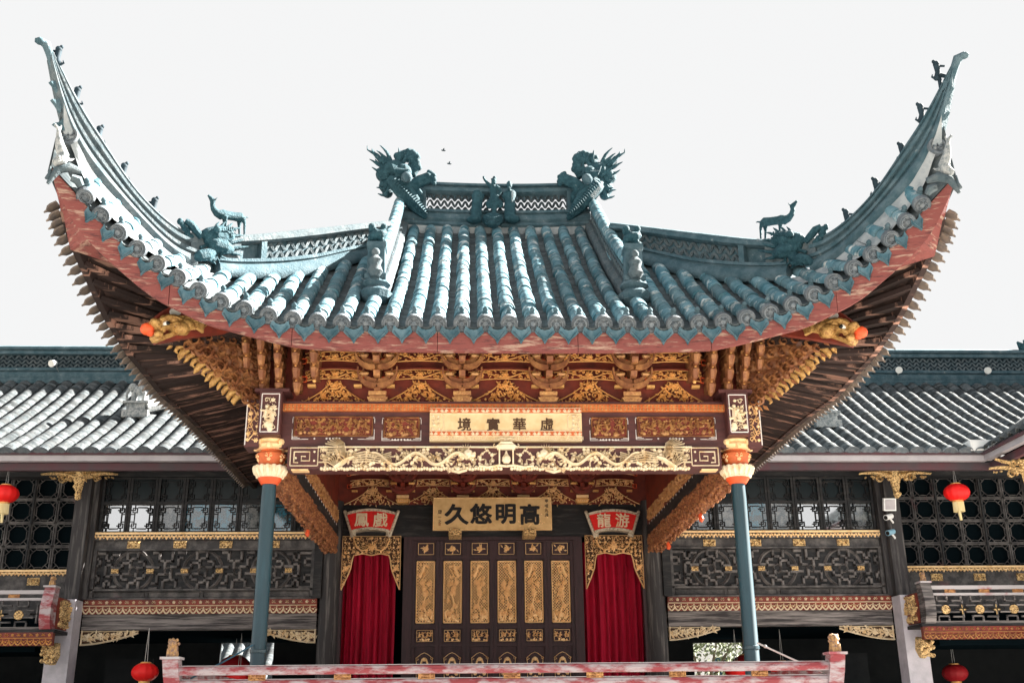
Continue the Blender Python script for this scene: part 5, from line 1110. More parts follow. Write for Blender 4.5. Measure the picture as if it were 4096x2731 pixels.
# low plinth ridge with a white glazed statue on each gallery roof, half hidden by the stage eave
def roof_statue(sg):
    c0 = V((sg*5.55, 18.2, 0))
    d = ray(*((545, 1650) if sg < 0 else (3310, 1690))); t = 10.0
    for q in range(4000):
        p = CAM+d*t
        if p.y > 16.5 and p.z < groof(p.y)+.12: break
        t += .005
    c = p; o = MB()
    o.bx(c.x-.22, c.x+.22, c.y-.1, c.y+.25, c.z-.10, c.z+.03); o.bx(c.x-.16, c.x+.16, c.y-.06, c.y+.2, c.z+.03, c.z+.15); o.bx(c.x-.22, c.x+.22, c.y-.1, c.y+.25, c.z+.15, c.z+.19)
    i = -sg
    o.tube([c+V((i*.15, 0, .09)), c+V((i*.8, .5, .42))], [.11, .11], 8)
    t_ = thing('roof_statue', 'white glazed animal statue on a stepped plinth, on the gallery roof with one ridge spotlight' if sg < 0 else 'white statue half hidden by the eave, on the gallery roof with security cameras', 'statue', (c.x, c.y, c.z-.1), 'white statues on the gallery roofs')
    o.build('plinth', 'statue_white', t_, smooth=40)
    b = MB(); k = c+V((0, .05, .19))
    b.ball(k+V((.03, 0, .22)), .11, 10, (1.25, .8, .85)); 
    for q, (dx, dy) in enumerate(((-.08, -.05), (-.07, .05), (.11, -.05), (.12, .05))): b.tube([k+V((dx, dy, -.02)), k+V((dx, dy, .18))], [.032, .04], 6)
    b.ball(k+V((-.12, 0, .28)), .075, 8); b.tube([k+V((-.17, 0, .27)), k+V((-.21, 0, .15)), k+V((-.2, 0, .03))], [.035, .025, .018], 6); b.tube([k+V((.03, 0, .28)), k+V((.04, 0, .42))], [.08, .05], 8); b.ball(k+V((.04, 0, .48)), .06, 8); b.tube([k+V((.06, 0, .38)), k+V((.2, 0, .34)), k+V((.22, .0, .20))], [.04, .05, .03], 6)
    ob = b.build('animal', 'statue_white', t_, smooth=60); md = ob.modifiers.new('fuse', 'REMESH'); md.mode = 'VOXEL'; md.voxel_size = .012
roof_statue(-1); roof_statue(1)
# eave of the side wing that comes forward on the right
W = thing('side_wing', 'side wing eave with light gutter turning the courtyard corner beside a white valley box', 'building', (9.5, 14, 0))
MB().bx(7.79, 7.89, 11, 16.50, 5.425, 5.515).build('gutter', 'gutter', W); MB().bx(7.745, 7.89, 11, 16.46, 5.517, 5.555).build('gutter_lip', 'gutter_dark', W); MB().bx(7.93, 8.01, 11, 16.64, 5.31, 5.424).build('eave_board', 'gutter_dark', W)
MB().add([(7.74, 11, 5.56), (7.74, 16.48, 5.56), (11.3, 20.0, 7.75), (11.3, 11, 7.75)], [(0, 1, 2, 3)]).build('wing_roof', 'pan', W)
MB().add([(7.95, 11, 5.40), (7.95, 16.7, 5.40), (9.3, 17.9, 5.8), (9.3, 11, 5.8)], [(0, 1, 2, 3)]).build('wing_soffit', 'dark_wood', W)
Ms = []; Es = []
for i in range(19):
    y = 16.2-i*.26; x = 7.75; first = True
    while x < 9.6:
        if x-7.75 > 3: break
        z = 5.57+(x-7.75)*.60; M = Matrix((V((0, 1, 0)), V((.857, 0, .515)), V((.515, 0, -.857))*-1)).transposed().to_4x4(); M.translation = V((x, y, z+.02)); M = M @ Matrix.Rotation(.1, 4, 'X'); Ms.append(M)
        if first: Es.append(M); first = False
        x += .05
pieces('gallery_tile', GT, 'gtile', Ms, W, 300, 40)
MB().bx(7.55, 7.95, 16.40, 16.75, 5.57, 5.74).build('valley_box', 'white_wall', W)
gold_bracket(W, 8.15, 15.95, 4.75, 5.30, (-1, 1)); MB().bx(8.15, 8.40, 15.9, 16.15, 0, 5.5).build('wing_post', 'dark_wood', W)
# things beyond the open back doors
BH = thing('back_house', 'white walled house with grey tiled roof glimpsed through the gallery doorway', 'house', (-5.5, 27, 0))
MB().bx(-11, -2.2, 26.2, 29, 0, 1.95).build('wall', 'white_wall', BH)
rfm = MB(); rfm.add([(-11, 25.6, 1.9), (-2, 25.6, 1.9), (-2, 28, 3.5), (-11, 28, 3.5)], [(0, 1, 2, 3)]); rr = rfm.build('roof', 'pan', BH)
Ms = []
for i in range(34):
    for j in range(26):
        t = V((0, 2.4, 1.6)).normalized(); nn = V((1, 0, 0)).cross(t); M = Matrix((V((1, 0, 0)), t, nn)).transposed().to_4x4(); M.translation = V((-10.9+i*.26, 25.62+j*.09, 1.93+j*.06)); Ms.append(M @ Matrix.Diagonal((1, 1.3, 1, 1)))
pieces('roof_tile', GT, 'gtile', Ms, rr, 120, 40)
MB().bx(-11, -2, 27.95, 28.2, 3.45, 3.75).build('ridge', 'ridge_light', BH)
WH = thing('white_house', 'plain white house with blue pillar behind the tree beyond the doorway', 'house', (4.5, 29, 0))
MB().bx(2.5, 9, 29, 33, 0, 4.2).build('wall', 'white_wall', WH); MB().bx(2.3, 9.2, 28.6, 33.4, 4.2, 4.4).build('roof', 'ridge_light', WH)
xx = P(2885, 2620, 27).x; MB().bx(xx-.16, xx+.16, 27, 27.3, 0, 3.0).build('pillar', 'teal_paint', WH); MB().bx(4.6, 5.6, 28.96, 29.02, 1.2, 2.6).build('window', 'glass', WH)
TR = thing('tree', 'pale leafed tree seen through the open gallery doorway', 'tree', (P(2820, 2650, 24).x, 24, 0))
c = V((P(2820, 2650, 24).x, 24, 0)); tk = MB().tube([c, c+V((.1, 0, 1.2)), c+V((-.1, .1, 2.4))], [.16, .12, .06], 8)
for q in range(9): a = q*.7; tk.tube([c+V((0, 0, 1.2+q*.12)), c+V((math.cos(a)*.5, math.sin(a)*.4, 1.9+q*.12)), c+V((math.cos(a)*.9, math.sin(a)*.8, 2.4+q*.14))], [.05, .03, .01], 5)
tk.build('trunk', 'bark', TR)
cr = MB(); rng = random.Random(5)
for q in range(5200):
    a = rng.random()*6.28; r = rng.random()**.5*1.2; z = 1.5+rng.random()*2.4; p = c+V((math.cos(a)*r, math.sin(a)*r, z)); n_ = V((rng.uniform(-1, 1), rng.uniform(-1, 1), rng.uniform(-.3, 1))).normalized(); u = n_.orthogonal().normalized(); v = n_.cross(u); s = .055
    if (math.sin(p.x*5)+math.sin(p.z*6+1)+math.sin(p.y*5)) < -.7: continue
    cr.add([p-u*s, p+v*s*.5, p+u*s, p-v*s*.5], [(0, 1, 2, 3)])
cr.build('crown', 'leaf', TR)
# ================================================================ signs, curtains, railing, lanterns and small fittings
def P2(px, py, Y): return P(px, py, Y)
z2 = lambda a, b: (1250+.6165*a, 1800+.6165*b)
z5 = lambda a, b: (1000+.4677*a, 1300+.4677*b)
# cream plaque over the frieze
S = thing('name_plaque', 'cream and gold plaque with four brown characters over the dragon frieze', 'sign', (0, 11.6, 4.52))
MB().bx(-.845, .845, 11.615, 11.70, 4.517, 4.895).build('board', 'plaque_cream', S)
for z0, z1 in ((4.838, 4.888), (4.578, 4.622)): MB().bx(-.843, .843, 11.607, 11.614, z0, z1).build('red_border', 'orange', S)
g = MB()
for z in (4.862, 4.600):
    for i in range(15):
        fr = frame((-.80+i*.114, 11.606, z))
        for a in (.25, .55, .9, 2.25, 2.6, 2.9): g.leaf(fr, 0, -.018, a, .055, .016, .012)
for i in range(25):
    fr = frame((-.82+i*.0683, 11.614, 4.547)); ring(g, fr, 0, 0, .024, .008, .008, 12); g.vine(fr, [(0, -.02), (0, .02)], .007, .008); g.vine(fr, [(-.018, 0), (.018, 0)], .007, .008); g.vine(fr, [(.034, -.02), (.034, .02)], .008, .008)
for z in (4.893, 4.632, 4.828, 4.574, 4.521): g.vine(frame((-.843, 11.613, z)), [(0, 0), (1.686, 0)], .008, .008)
for sg in (-1, 1):
    fr = frame((sg*.72, 11.613, 4.63), u=V((sg, 0, 0))); floral(g, fr, .11, .19, rng0, .05, .012); g.vine(fr, [(0, 0), (-.03, .03), (-.03, .16), (0, .19)], .008, .008)
g.build('plaque_carving', 'gold_white', S)
for ch, a in zip('境實華虛', (1857, 1973, 2078, 2187)): p = P(a, 1697, 11.612); text('character', ch, .155, (p.x, 11.613, p.z), 'brown_ink', S, .004, .003)
# large plaque at the back of the stage
S = thing('stage_plaque', 'large golden plaque with four bold black characters above the screen doors', 'sign', (0, 17.2, 4.5))
a = P(*z2(783, 305), 17.15); b = P(*z2(1555, 517), 17.15)
MB().bx(a.x, b.x, 17.15, 17.20, b.z, a.z).build('board', 'plaque_gold', S)
g = MB(); fr = frame((a.x, 17.149, b.z)); w_ = b.x-a.x; h_ = a.z-b.z
for q in range(26): g.leaf(fr, rng0.uniform(.72, .97)*w_, rng0.uniform(.1, .75)*h_, rng0.uniform(0, 6), .04, .016, .006)
g.vine(fr, [(w_*.8, h_*.1), (w_*.86, h_*.3), (w_*.8, h_*.55), (w_*.9, h_*.8)], .008, .006); fret_outline(g, fr, .01, w_-.01, .01, h_-.01, .012, .008); g.build('plaque_relief', 'gold_pale', S)
for ch, (u, v), sx in zip('久悠明高', ((935, 415), (1093, 411), (1254, 413), (1410, 415)), (1.15, 1.05, 1.05, 1.0)): p = P(*z2(u, v), 17.148); text('character', ch, .335, (p.x, 17.148, p.z), 'ink', S, .006, .004, .008, sx=sx)
for q, ch in enumerate('甲戌九月'): p = P(*z2(1518, 330+q*30), 17.148); text('small_character', ch, .062, (p.x, 17.148, p.z), 'ink', S, .003, .001)
for q, ch in enumerate('周一之'): p = P(*z2(825, 402+q*30), 17.148); text('small_character', ch, .072 if q == 0 else .055, (p.x, 17.148, p.z), 'ink', S, .003, .001)
p = P(*z2(825, 481), 17.148); MB().bx(p.x-.018, p.x+.018, 17.146, 17.15, p.z-.018, p.z+.018).build('seal', 'gold_brown', S)
for u in (925, 1410):
    p = P(*z2(u, 532), 17.15); lg = MB().bx(p.x-.10, p.x+.10, 17.12, 17.58, p.z-.05, p.z+.065); fr = frame((p.x-.11, 17.12, p.z-.055)); floral(lg, fr, .22, .12, rng0, .055, .02); lg.build('plaque_foot', 'gold_carved', S)
# fan shaped red plaques
def fan_plaque(cu, label, chars):
    p = P(*z2(*cu), 17.45); S = thing('scroll_plaque', label, 'sign', (p.x, 17.45, p.z-.2), 'red scroll plaques over the curtain openings')
    R = 1.15; half = .35/R
    def arc(r0, r1, y0, y1, mt, name, h=half):
        m_ = MB(); secs = []
        for q in range(17):
            a = math.pi/2+h-2*h*q/16; c, s = math.cos(a), math.sin(a); cz = p.z-R
            secs.append([V((p.x+c*r0, y0, cz+s*r0)), V((p.x+c*r1, y0, cz+s*r1)), V((p.x+c*r1, y1, cz+s*r1)), V((p.x+c*r0, y1, cz+s*r0))])
        return m_.sweep(secs).build(name, mt, S)
    arc(R-.13, R+.13, 17.45, 17.60, 'sign_red', 'board'); arc(R+.13, R+.17, 17.43, 17.6, 'silver_frame', 'frame'); arc(R-.17, R-.13, 17.43, 17.6, 'silver_frame', 'frame')
    for sg in (-1, 1):
        a = math.pi/2+sg*(half+.02); c, s = math.cos(a), math.sin(a); cz = p.z-R
        e = MB().tube([(p.x+c*(R-.19), 17.50, cz+s*(R-.19)), (p.x+c*(R+.19), 17.50, cz+s*(R+.19))], .028, 8); e.ball((p.x+c*(R-.2), 17.5, cz+s*(R-.2)), .035, 8); e.ball((p.x+c*(R+.2), 17.5, cz+s*(R+.2)), .03, 8); e.build('scroll_rod', 'silver_frame', S, smooth=50)
        MB().tube([(p.x+sg*.27, 17.5, p.z-.19), (p.x+sg*.28, 17.5, p.z-.26)], [.03, .045], 6).build('foot', 'silver_frame', S)
    for ch, dx in zip(chars, (-.15, .15)): text('character', ch, .235, (p.x+dx, 17.446, p.z-.01), 'gold_white', S, .004, .001, .003)
fan_plaque((380, 447), 'red scroll plaque with gold phoenix characters, above the curtain with a dark gap', '鳳戲')
fan_plaque((1950, 450), 'red scroll plaque with gold dragon characters, above the curtain that fills its opening', '龍游')
# curtains
def curtain(x0, x1, label):
    m_ = MB(); n_ = 90; rng = random.Random(int(x0*10)); ph = [rng.uniform(0, 6) for q in range(4)]
    def wv(u, z): return 17.80+.035*math.sin(u*58+ph[0]+.3*math.sin(z*1.3))+.02*math.sin(u*23+ph[1])+.012*math.sin(u*97+ph[2])
    for off in (0, .02):
        m_.grid(lambda u, v: V((x0+(x1-x0)*(u+.012*math.sin(v*5+ph[3])), wv(u, v)+off, 4.35-3.04*v)), n_, 14)
    m_.build('curtain', 'velvet', smooth=80, label=label, cat='curtain', group='red velvet curtains of the stage')
curtain(-2.45, -1.58, 'red velvet curtain with dark gap beside it, under the plaque for phoenix')
curtain(1.42, 2.46, 'red velvet curtain filling its whole carved opening, under the plaque for dragon')
# front railing of the stage
RL = thing('stage_railing', 'worn red and grey timber railing along the stage front with lion topped end posts', 'railing', (0, 11.2, 1.3))
def rail_bar(z0, z1, x0, x1, name='rail'):
    y = 11.2; h = (z1-z0); pr = [(-.05, z0), (-.055, z0+h*.5), (-.04, z1-.012), (-.02, z1), (.02, z1), (.04, z1-.012), (.055, z0+h*.5), (.05, z0)]
    MB().sweep([[V((x, y+o, z)) for o, z in pr] for x in [x0+(x1-x0)*q/20 for q in range(21)]]).build(name, 'rail', RL, smooth=30)
    MB().bx(x0+.01, x1-.01, y-.035, y+.035, z1+.001, z1+.006).build('rail_top_strip', 'rail_top', RL)  # paler strip along the top of the rail
rail_bar(2.05, 2.135, -3.26, 3.23); rail_bar(1.92, 2.005, -3.24, 3.21); rail_bar(1.35, 1.43, -3.2, 3.17)
for a in (1028, 1370, 1706, 2048, 2380, 2711, 3040):
    x = P(a, 2690, 11.15).x; small_plaque('carved_block', RL, x, 2.025, .165, .034+.02, 11.165, 'gold_brown'); MB().bx(x-.07, x+.07, 11.17, 11.23, 2.006, 2.044).build('block', 'rail', RL)
for i in range(26):
    x = -3.1+i*.245; f = MB(); fretwork(f, frame((x, 11.19, 1.43)), [[(-.08, .46), (-.08, .30), (.08, .30), (.08, .46)], [(0, .30), (0, .18)], [(-.11, .18), (.11, .18)], [(-.08, .18), (-.08, .02)], [(.08, .18), (.08, .02)]], .045, .04); f.build('fret_baluster', 'rail', RL)
for sg, xp in ((-1, -3.305), (1, 3.275)):
    secs = []
    for z, o in ((1.3, .10), (1.5, .085), (1.7, .06), (1.9, .03), (2.05, .0), (2.20, -.02)):
        x = xp-sg*o; secs.append([V((x-.075, 11.12, z)), V((x+.075, 11.12, z)), V((x+.075, 11.28, z)), V((x-.075, 11.28, z))])
    MB().sweep(secs).build('post', 'rail', RL); x = xp+sg*.02
    MB().bx(x-.095, x+.095, 11.10, 11.30, 2.201, 2.225).build('post_cap', 'rail_top', RL)
    li = MB(); figure_lion(li, (x, 11.2, 2.22), 1.02); li.build('post_lion', 'lion', RL, smooth=60)
    for z in (2.045, 1.915): MB().bx(x-.04, x+.04, 11.30, 17.3, z, z+.08).build('side_rail', 'rail', RL)
for sg in (-1, 1): b = MB(); figure_lion(b, (sg*6.58, 16.61, 3.555), .80); b.build('post_lion', 'lion', GL if sg < 0 else GR, smooth=60)
# lanterns
def lantern(c, r, label, z_up, dark=False, tass=True, h=.66):
    c = V(c); L = thing('lantern', label, 'lantern', c-V((0, 0, r*h)), 'red round lanterns'); k_ = 24; m_ = MB(); pr = []
    for q in range(9):
        a = -1.2+2.4*q/8; pr.append((math.cos(a)*r, math.sin(a)*r*h/.93))
    vs = []; 
    for rr, z in pr:
        for j in range(48): g_ = 1-.05*abs(math.cos(j/48*math.pi*12))**6; vs.append(c+V((math.cos(2*math.pi*j/48)*rr*g_, math.sin(2*math.pi*j/48)*rr*g_, z)))
    m_.add(vs, [(i*48+j, i*48+(j+1) % 48, (i+1)*48+(j+1) % 48, (i+1)*48+j) for i in range(8) for j in range(48)]); m_.build('shade', 'lantern_shaded' if dark else 'lantern', L, smooth=80)
    ri = MB()
    for j in range(12): a = 2*math.pi*(j+.5)/12; ri.tube([c+V((math.cos(a)*rr*.953, math.sin(a)*rr*.953, z)) for rr, z in pr], .0035, 3, cap=False)
    ri.build('ribs', 'lantern_shaded' if dark else 'gold', L)
    t = pr[-1][1]; MB().lathe([(r*.38, 0), (r*.40, .02), (r*.30, .03), (.0, .032)], c+V((0, 0, t-.012)), 16).build('top_cap', 'gold', L, smooth=40)
    MB().lathe([(r*.30, -.03), (r*.42, -.02), (r*.40, .012)], c+V((0, 0, -t)), 16).build('bottom_cap', 'gold', L, smooth=40)
    if tass:
        ts = MB()
        for j in range(28): a = 2*math.pi*j/28; rr = r*.36; ts.tube([c+V((math.cos(a)*rr, math.sin(a)*rr, -t-.02)), c+V((math.cos(a)*rr*1.05, math.sin(a)*rr*1.05, -t-.02-r*.75))], r*.05, 4)
        ts.tube([c+V((0, 0, -t-.02)), c+V((.0, 0, -t-r*.9)), c+V((.01, 0, -t-r*1.5))], [r*.10, r*.12, r*.10], 6); ts.build('tassel', 'tassel', L)
    w1 = MB()
    for q in (-1, 1): w1.tube([c+V((q*.02, 0, t)), c+V((q*.012, 0, t+(z_up-c.z-t)*.5)), V((c.x, c.y, z_up))], .004, 4)
    w1.build('cord', 'steel', L)
lantern((-7.545, 16.8, 4.975), .205, 'bright red lantern with cream tassel beside the octagon lattice, by the red balcony post', 5.42)
lantern((7.40, 16.8, 4.975), .205, 'bright red lantern with cream tassel under the eave near the security cameras', 5.42)
lantern((-5.26, 17.2, 2.345), .20, 'bright red lantern hanging low below the gallery beam, near the railing lion', 2.99)
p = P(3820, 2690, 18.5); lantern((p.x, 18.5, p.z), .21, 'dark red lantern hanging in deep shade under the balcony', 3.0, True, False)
p = P(955, 2705, 18.4); lantern((p.x, 18.4, p.z), .19, 'red lantern half hidden behind the railing, in front of the tiled roof doorway', 3.0, False, False)
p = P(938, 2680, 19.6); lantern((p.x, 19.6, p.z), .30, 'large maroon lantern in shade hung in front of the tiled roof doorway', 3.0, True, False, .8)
p = P(2947, 2680, 18.4); lantern((p.x, 18.4, p.z), .20, 'red lantern half hidden behind the railing, in front of the tree doorway', 3.0, False, False)
p = P(3131, 2678, 18.4); lantern((p.x, 18.4, p.z), .20, 'red lantern half hidden behind the railing, past the guy rope', 3.0, False, False)
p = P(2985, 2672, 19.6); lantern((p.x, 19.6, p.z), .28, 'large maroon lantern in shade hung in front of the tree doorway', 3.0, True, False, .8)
# cameras, floodlight and spotlights
F_ = thing('floodlight', 'white square floodlight box on the gallery post above the cameras', 'light', (6.45, 17.25, 4.75))
MB().box((6.44, 17.20, 4.86), (.20, .07, .20), Matrix.Rotation(.25, 3, 'X')).build('housing', 'white_plastic', F_); MB().box((6.44, 17.158, 4.85), (.16, .01, .16), Matrix.Rotation(.25, 3, 'X')).build('lens', 'gutter', F_); MB().tube([(6.46, 17.31, 4.86), (6.45, 17.22, 4.86)], .015, 6).build('bracket', 'white_plastic', F_)
def cctv(c, label, mt):
    c = V(c); T_ = thing('security_camera', label, 'camera', c); d = V((-.80, -.50, -.25)).normalized()
    MB().tube([c, c+d*.16], [.042, .045], 12).build('body', mt, T_, smooth=40); MB().tube([c+d*.158, c+d*.166], .034, 12).build('lens', 'black', T_)
    m_ = MB().tube([c+d*.05+V((0, 0, -.03)), c+V((.02, .02, -.10)), c+V((.04, .09, -.10))], .016, 6); m_.lathe([(.035, -.012), (.035, .012)], c+V((.03, .08, -.10)), 10, R90); m_.build('bracket', 'white_plastic', T_)
cctv((6.47, 17.24, 4.68), 'small white security camera just under the floodlight box', 'white_plastic'); cctv((6.47, 17.24, 4.43), 'blue grey security camera, the lower one on the gallery post', 'camera_blue')
def spot(px, py, label):
    c = P(px, py, 19.78); T_ = thing('spotlight', label, 'light', c-V((0, 0, .1)), 'white spotlights on the gallery ridges'); d = V((-.25, -.9, -.35)).normalized()
    MB().tube([c, c+d*.06, c+d*.15], [.035, .055, .068], 14).build('housing', 'white_plastic', T_, smooth=40); MB().tube([c+d*.145, c+d*.155], .060, 14).build('lens', 'white_dot', T_); MB().tube([c+V((0, 0, -.05)), c+V((.02, .1, -.12)), c+V((0, .2, -.14))], .012, 6).build('bracket', 'steel', T_)
spot(225, 1452, 'white spotlight on the gallery ridge beyond the red balcony post'); spot(3592, 1478, 'white spotlight on the gallery ridge nearer the stage roof, over the security cameras'); spot(3945, 1480, 'white spotlight on the gallery ridge farther from the stage roof, near the blue finial')
# guy cables
a = P(1012, 2578, 11.74); b = P(762, 2712, 11.26); MB().tube([a, a.lerp(b, .5)+V((0, 0, -.01)), b], .009, 6).build('guy_cable', 'cable', label='blue guy cable from the column clamp down to the railing, by the lower lantern', cat='cable')
a = P(3030, 2570, 11.74); b = P(3300, 2690, 11.28); g = MB().tube([a, a.lerp(b, .5)+V((0, 0, -.006)), b], .010, 6); g.ball(a.lerp(b, .12), .02, 6); g.build('guy_cable', 'steel', label='pale guy rope from the column clamp to the railing, on the security camera side', cat='cable')
# birds
for px, py, lb in ((1775, 603, 'tiny dark bird in the sky, the higher of two'), (1798, 656, 'tiny dark bird in the sky, the lower of two')):
    c = P(px, py, 22); b = MB(); b.tube([c+V((-.05, 0, 0)), c+V((-.01, 0, .01)), c+V((.05, 0, 0))], [.006, .024, .004], 6); b.ball(c+V((-.045, 0, .012)), .014, 6)
    for sg in (-1, 1): b.tube([c, c+V((0, sg*.03, .03)), c+V((.02, sg*.08, .02))], [.018, .016, .003], 5, flat=.3)
    b.build('bird', 'statue_dark', label=lb, cat='bird', group='birds over the roof')
# ================================================================ roof statues
def fuse(o, vx):
    md = o.modifiers.new('fuse', 'REMESH'); md.mode = 'VOXEL'; md.voxel_size = vx; md.use_smooth_shade = True; return o
ct = []
def statue(name, mb, mt, label, cat, group, sg=-1, parts=None, fz_=None, smooth=50):
    m_ = mirror(mb) if sg > 0 else mb
    zmin = min(m_.v, key=lambda p: p[2]); T_ = thing(name, label, cat, zmin, group)
    o = m_.build('body', mt, T_, smooth=smooth)
    if fz_: fuse(o, fz_)
    for nm, q, mt2 in (parts or []): (mirror(q) if sg > 0 else q).build(nm, mt2, T_, smooth=smooth)
    return T_
MB.k = 0.66
# ridge end dragons
def zr(a, b, Y=14.6): return P(1440+a*.2296, 560+b*.2296, Y)
def ridge_dragon():
    b = MB(); Y = 14.55
    pt = lambda a, c, d=0: zr(a, c, Y+d)
    b.tube([pt(1160, 1370, -.05), pt(1000, 1180, -.08), pt(820, 960, -.12), pt(640, 760, -.10), pt(500, 690, 0)], [.05, .16, .22, .20, .12], 8, flat=.5)      # lower lip
    b.tube([pt(880, 800, -.1), pt(1050, 720, -.1), pt(1200, 660, -.08), pt(1270, 700, -.05)], [.12, .15, .14, .10], 8, flat=.6)                         # upper lip
    b.ball(pt(600, 520, .05), .27, 12, (1, .9, .85)); b.ball(pt(420, 600, .08), .20, 10); b.ball(pt(460, 800, .10), .18, 10); b.ball(pt(480, 920, .12), .13, 10)
    b.ball(pt(760, 560, -.1), .19, 10)
    for q in range(14):
        a = q/13; b.ball(pt(640+320*a+20*math.sin(q*2), 280-70*math.sin(a*2)+(q % 3)*55, .05), .085+.02*math.sin(q), 8)
    for c in ((940, 250), (980, 330), (1000, 400), (900, 330), (940, 430), (1020, 480), (960, 540), (930, 600), (1000, 300), (880, 500)): b.ball(pt(*c, .02), .085, 8)
    b.tube([pt(960, 880, -.05), pt(1040, 960, -.05), pt(1060, 1080, 0)], [.12, .10, .05], 8, flat=.6)
    for c in ((1240, 580), (1290, 620), (1300, 700), (1290, 760), (1200, 560)): b.ball(pt(*c, -.08), .06, 8)
    sp = MB()
    for l in ([(400, 470), (300, 420), (230, 370), (165, 335)], [(300, 400), (262, 335)], [(480, 380), (380, 330), (290, 270), (200, 215), (130, 170), (125, 105)], [(300, 260), (285, 230)], [(215, 200), (210, 155)], [(490, 350), (400, 280), (340, 220), (290, 185)], [(520, 330), (470, 220), (410, 150), (345, 92)], [(700, 300), (685, 210), (672, 140)], [(800, 320), (780, 250), (770, 215)], [(860, 450), (865, 390), (862, 325)],
              [(430, 620), (340, 560), (260, 510), (208, 475)], [(380, 560), (330, 525), (300, 500)], [(380, 680), (340, 645), (302, 622)], [(420, 800), (370, 792), (335, 792)], [(410, 860), (350, 832), (285, 828)], [(440, 980), (370, 958), (310, 935)], [(450, 440), (350, 370), (265, 308)]):
        l = [(l[0][0]+(600-l[0][0])*.45, l[0][1]+(620-l[0][1])*.45)]+l; n_ = len(l); sp.tube([pt(a, c, 0) for a, c in l], [.055*(1-i/(n_-1))+.008 for i in range(n_)], 6)
    for q in range(16):
        a = q/15; p0 = pt(600+280*a, 700+60*math.sin(q), -.30); sp.tube([pt(560+20*q, 420+8*q, -.18), pt(600+16*q, 520, -.26), pt(640+12*q, 600, -.25)], [.012, .016, .006], 5)
    for q in range(18):
        a = q/17; c0 = (560+560*a, 720+600*a); sp.tube([pt(c0[0], c0[1], -.20), pt(c0[0]+40, c0[1]-40, -.26), pt(c0[0]+95, c0[1]-70, -.20)], [.008, .02, .006], 5)
    eye = MB().ball(pt(815, 650, -.26), .125, 14)
    return b, sp, eye
for sg in (-1, 1):
    b, sp, eye = ridge_dragon()
    statue('ridge_dragon', b, 'statue', 'teal dragon with spiky mane biting the main ridge, on the sunlit descending ridge side' if sg < 0 else 'teal dragon with spiky mane biting the main ridge, on the shaded descending ridge side', 'statue', 'dragons at the main ridge ends', sg, [('mane_spikes', sp, 'statue'), ('eye', eye, 'ridge')], .016)
MB.k = 0.66
# three figures at the middle of the ridge
def zf(a, b, Y=14.45): return P(1820+a*.1786, 660+b*.1786, Y)
def robe(mb, pts, rs, n=10): mb.tube([zf(*p) for p in pts], rs, n, flat=.8)
b = MB(); robe(b, [(470, 1200), (480, 1000), (500, 820), (505, 700), (500, 590), (505, 550)], [.13, .125, .125, .13, .10, .03]); b.ball(zf(600, 700), .07, 8); b.ball(zf(420, 700), .06, 8)
b.ball(zf(430, 1230), .17, 10, (1.1, .8, .55))
statue('ridge_figure', b, 'statue', 'headless robed figure statue on the main ridge, its head broken off', 'statue', 'figures on the main ridge', -1, None, .012)
b = MB(); robe(b, [(870, 1080), (880, 960), (885, 840), (880, 720), (860, 600), (860, 500), (868, 450)], [.05, .07, .14, .10, .085, .085, .05]); b.ball(zf(870, 370), .07, 10, (.9, .9, 1.15)); b.ball(zf(880, 290), .045, 8); b.ball(zf(885, 410, 14.36), .035, 8)
for dx in (-70, 65): b.tube([zf(870+dx*.7, 330), zf(870+dx, 290)], [.02, .008], 5)
b.tube([zf(800, 470), zf(730, 410), zf(670, 340), zf(640, 290)], [.05, .04, .03, .025], 7); b.ball(zf(640, 275), .032, 7)
for dx in (-18, 0, 18): b.tube([zf(640+dx*.6, 270), zf(640+dx, 248)], [.009, .006], 4)
b.tube([zf(920, 480), zf(1000, 540), zf(1020, 600), zf(960, 680)], [.05, .045, .04, .03], 7); b.ball(zf(760, 880), .10, 8, (.8, .7, 1.2)); b.ball(zf(1010, 880), .09, 8, (.9, .7, 1.2)); b.ball(zf(900, 860), .10, 8)
b.ball(zf(850, 1230), .24, 12, (1.05, .7, .72)); b.ball(zf(840, 1330, 14.35), .13, 10, (1.1, .7, .7))
for q in range(5): b.tube([zf(600+q*20, 1110+q*55, 14.3), zf(850, 1180+q*60, 14.2), zf(1100-q*20, 1110+q*55, 14.3)], .014, 5)
statue('ridge_figure', b, 'statue', 'figure statue with raised arm standing on a cloud on the main ridge', 'statue', 'figures on the main ridge', -1, None, .011)
b = MB(); robe(b, [(1230, 1200), (1230, 1000), (1225, 820), (1225, 700), (1225, 600), (1215, 560)], [.14, .13, .125, .125, .12, .05]); b.ball(zf(1215, 460), .075, 10, (.9, .9, 1.15)); b.ball(zf(1215, 400), .05, 8); b.ball(zf(1210, 525, 14.37), .04, 8, (1, .8, 1.3))
for dx in (-60, 70): b.tube([zf(1215+dx*.8, 440), zf(1215+dx, 400)], [.015, .008], 5)
b.tube([zf(1130, 620), zf(1090, 720), zf(1130, 760)], [.05, .05, .03], 7); b.tube([zf(1320, 610), zf(1320, 720), zf(1260, 720)], [.05, .05, .03], 7); b.ball(zf(1290, 1220), .17, 10, (1.1, .8, .55))
statue('ridge_figure', b, 'statue', 'bearded robed figure statue with folded arms on the main ridge', 'statue', 'figures on the main ridge', -1, None, .011)
MB.k = 0.68
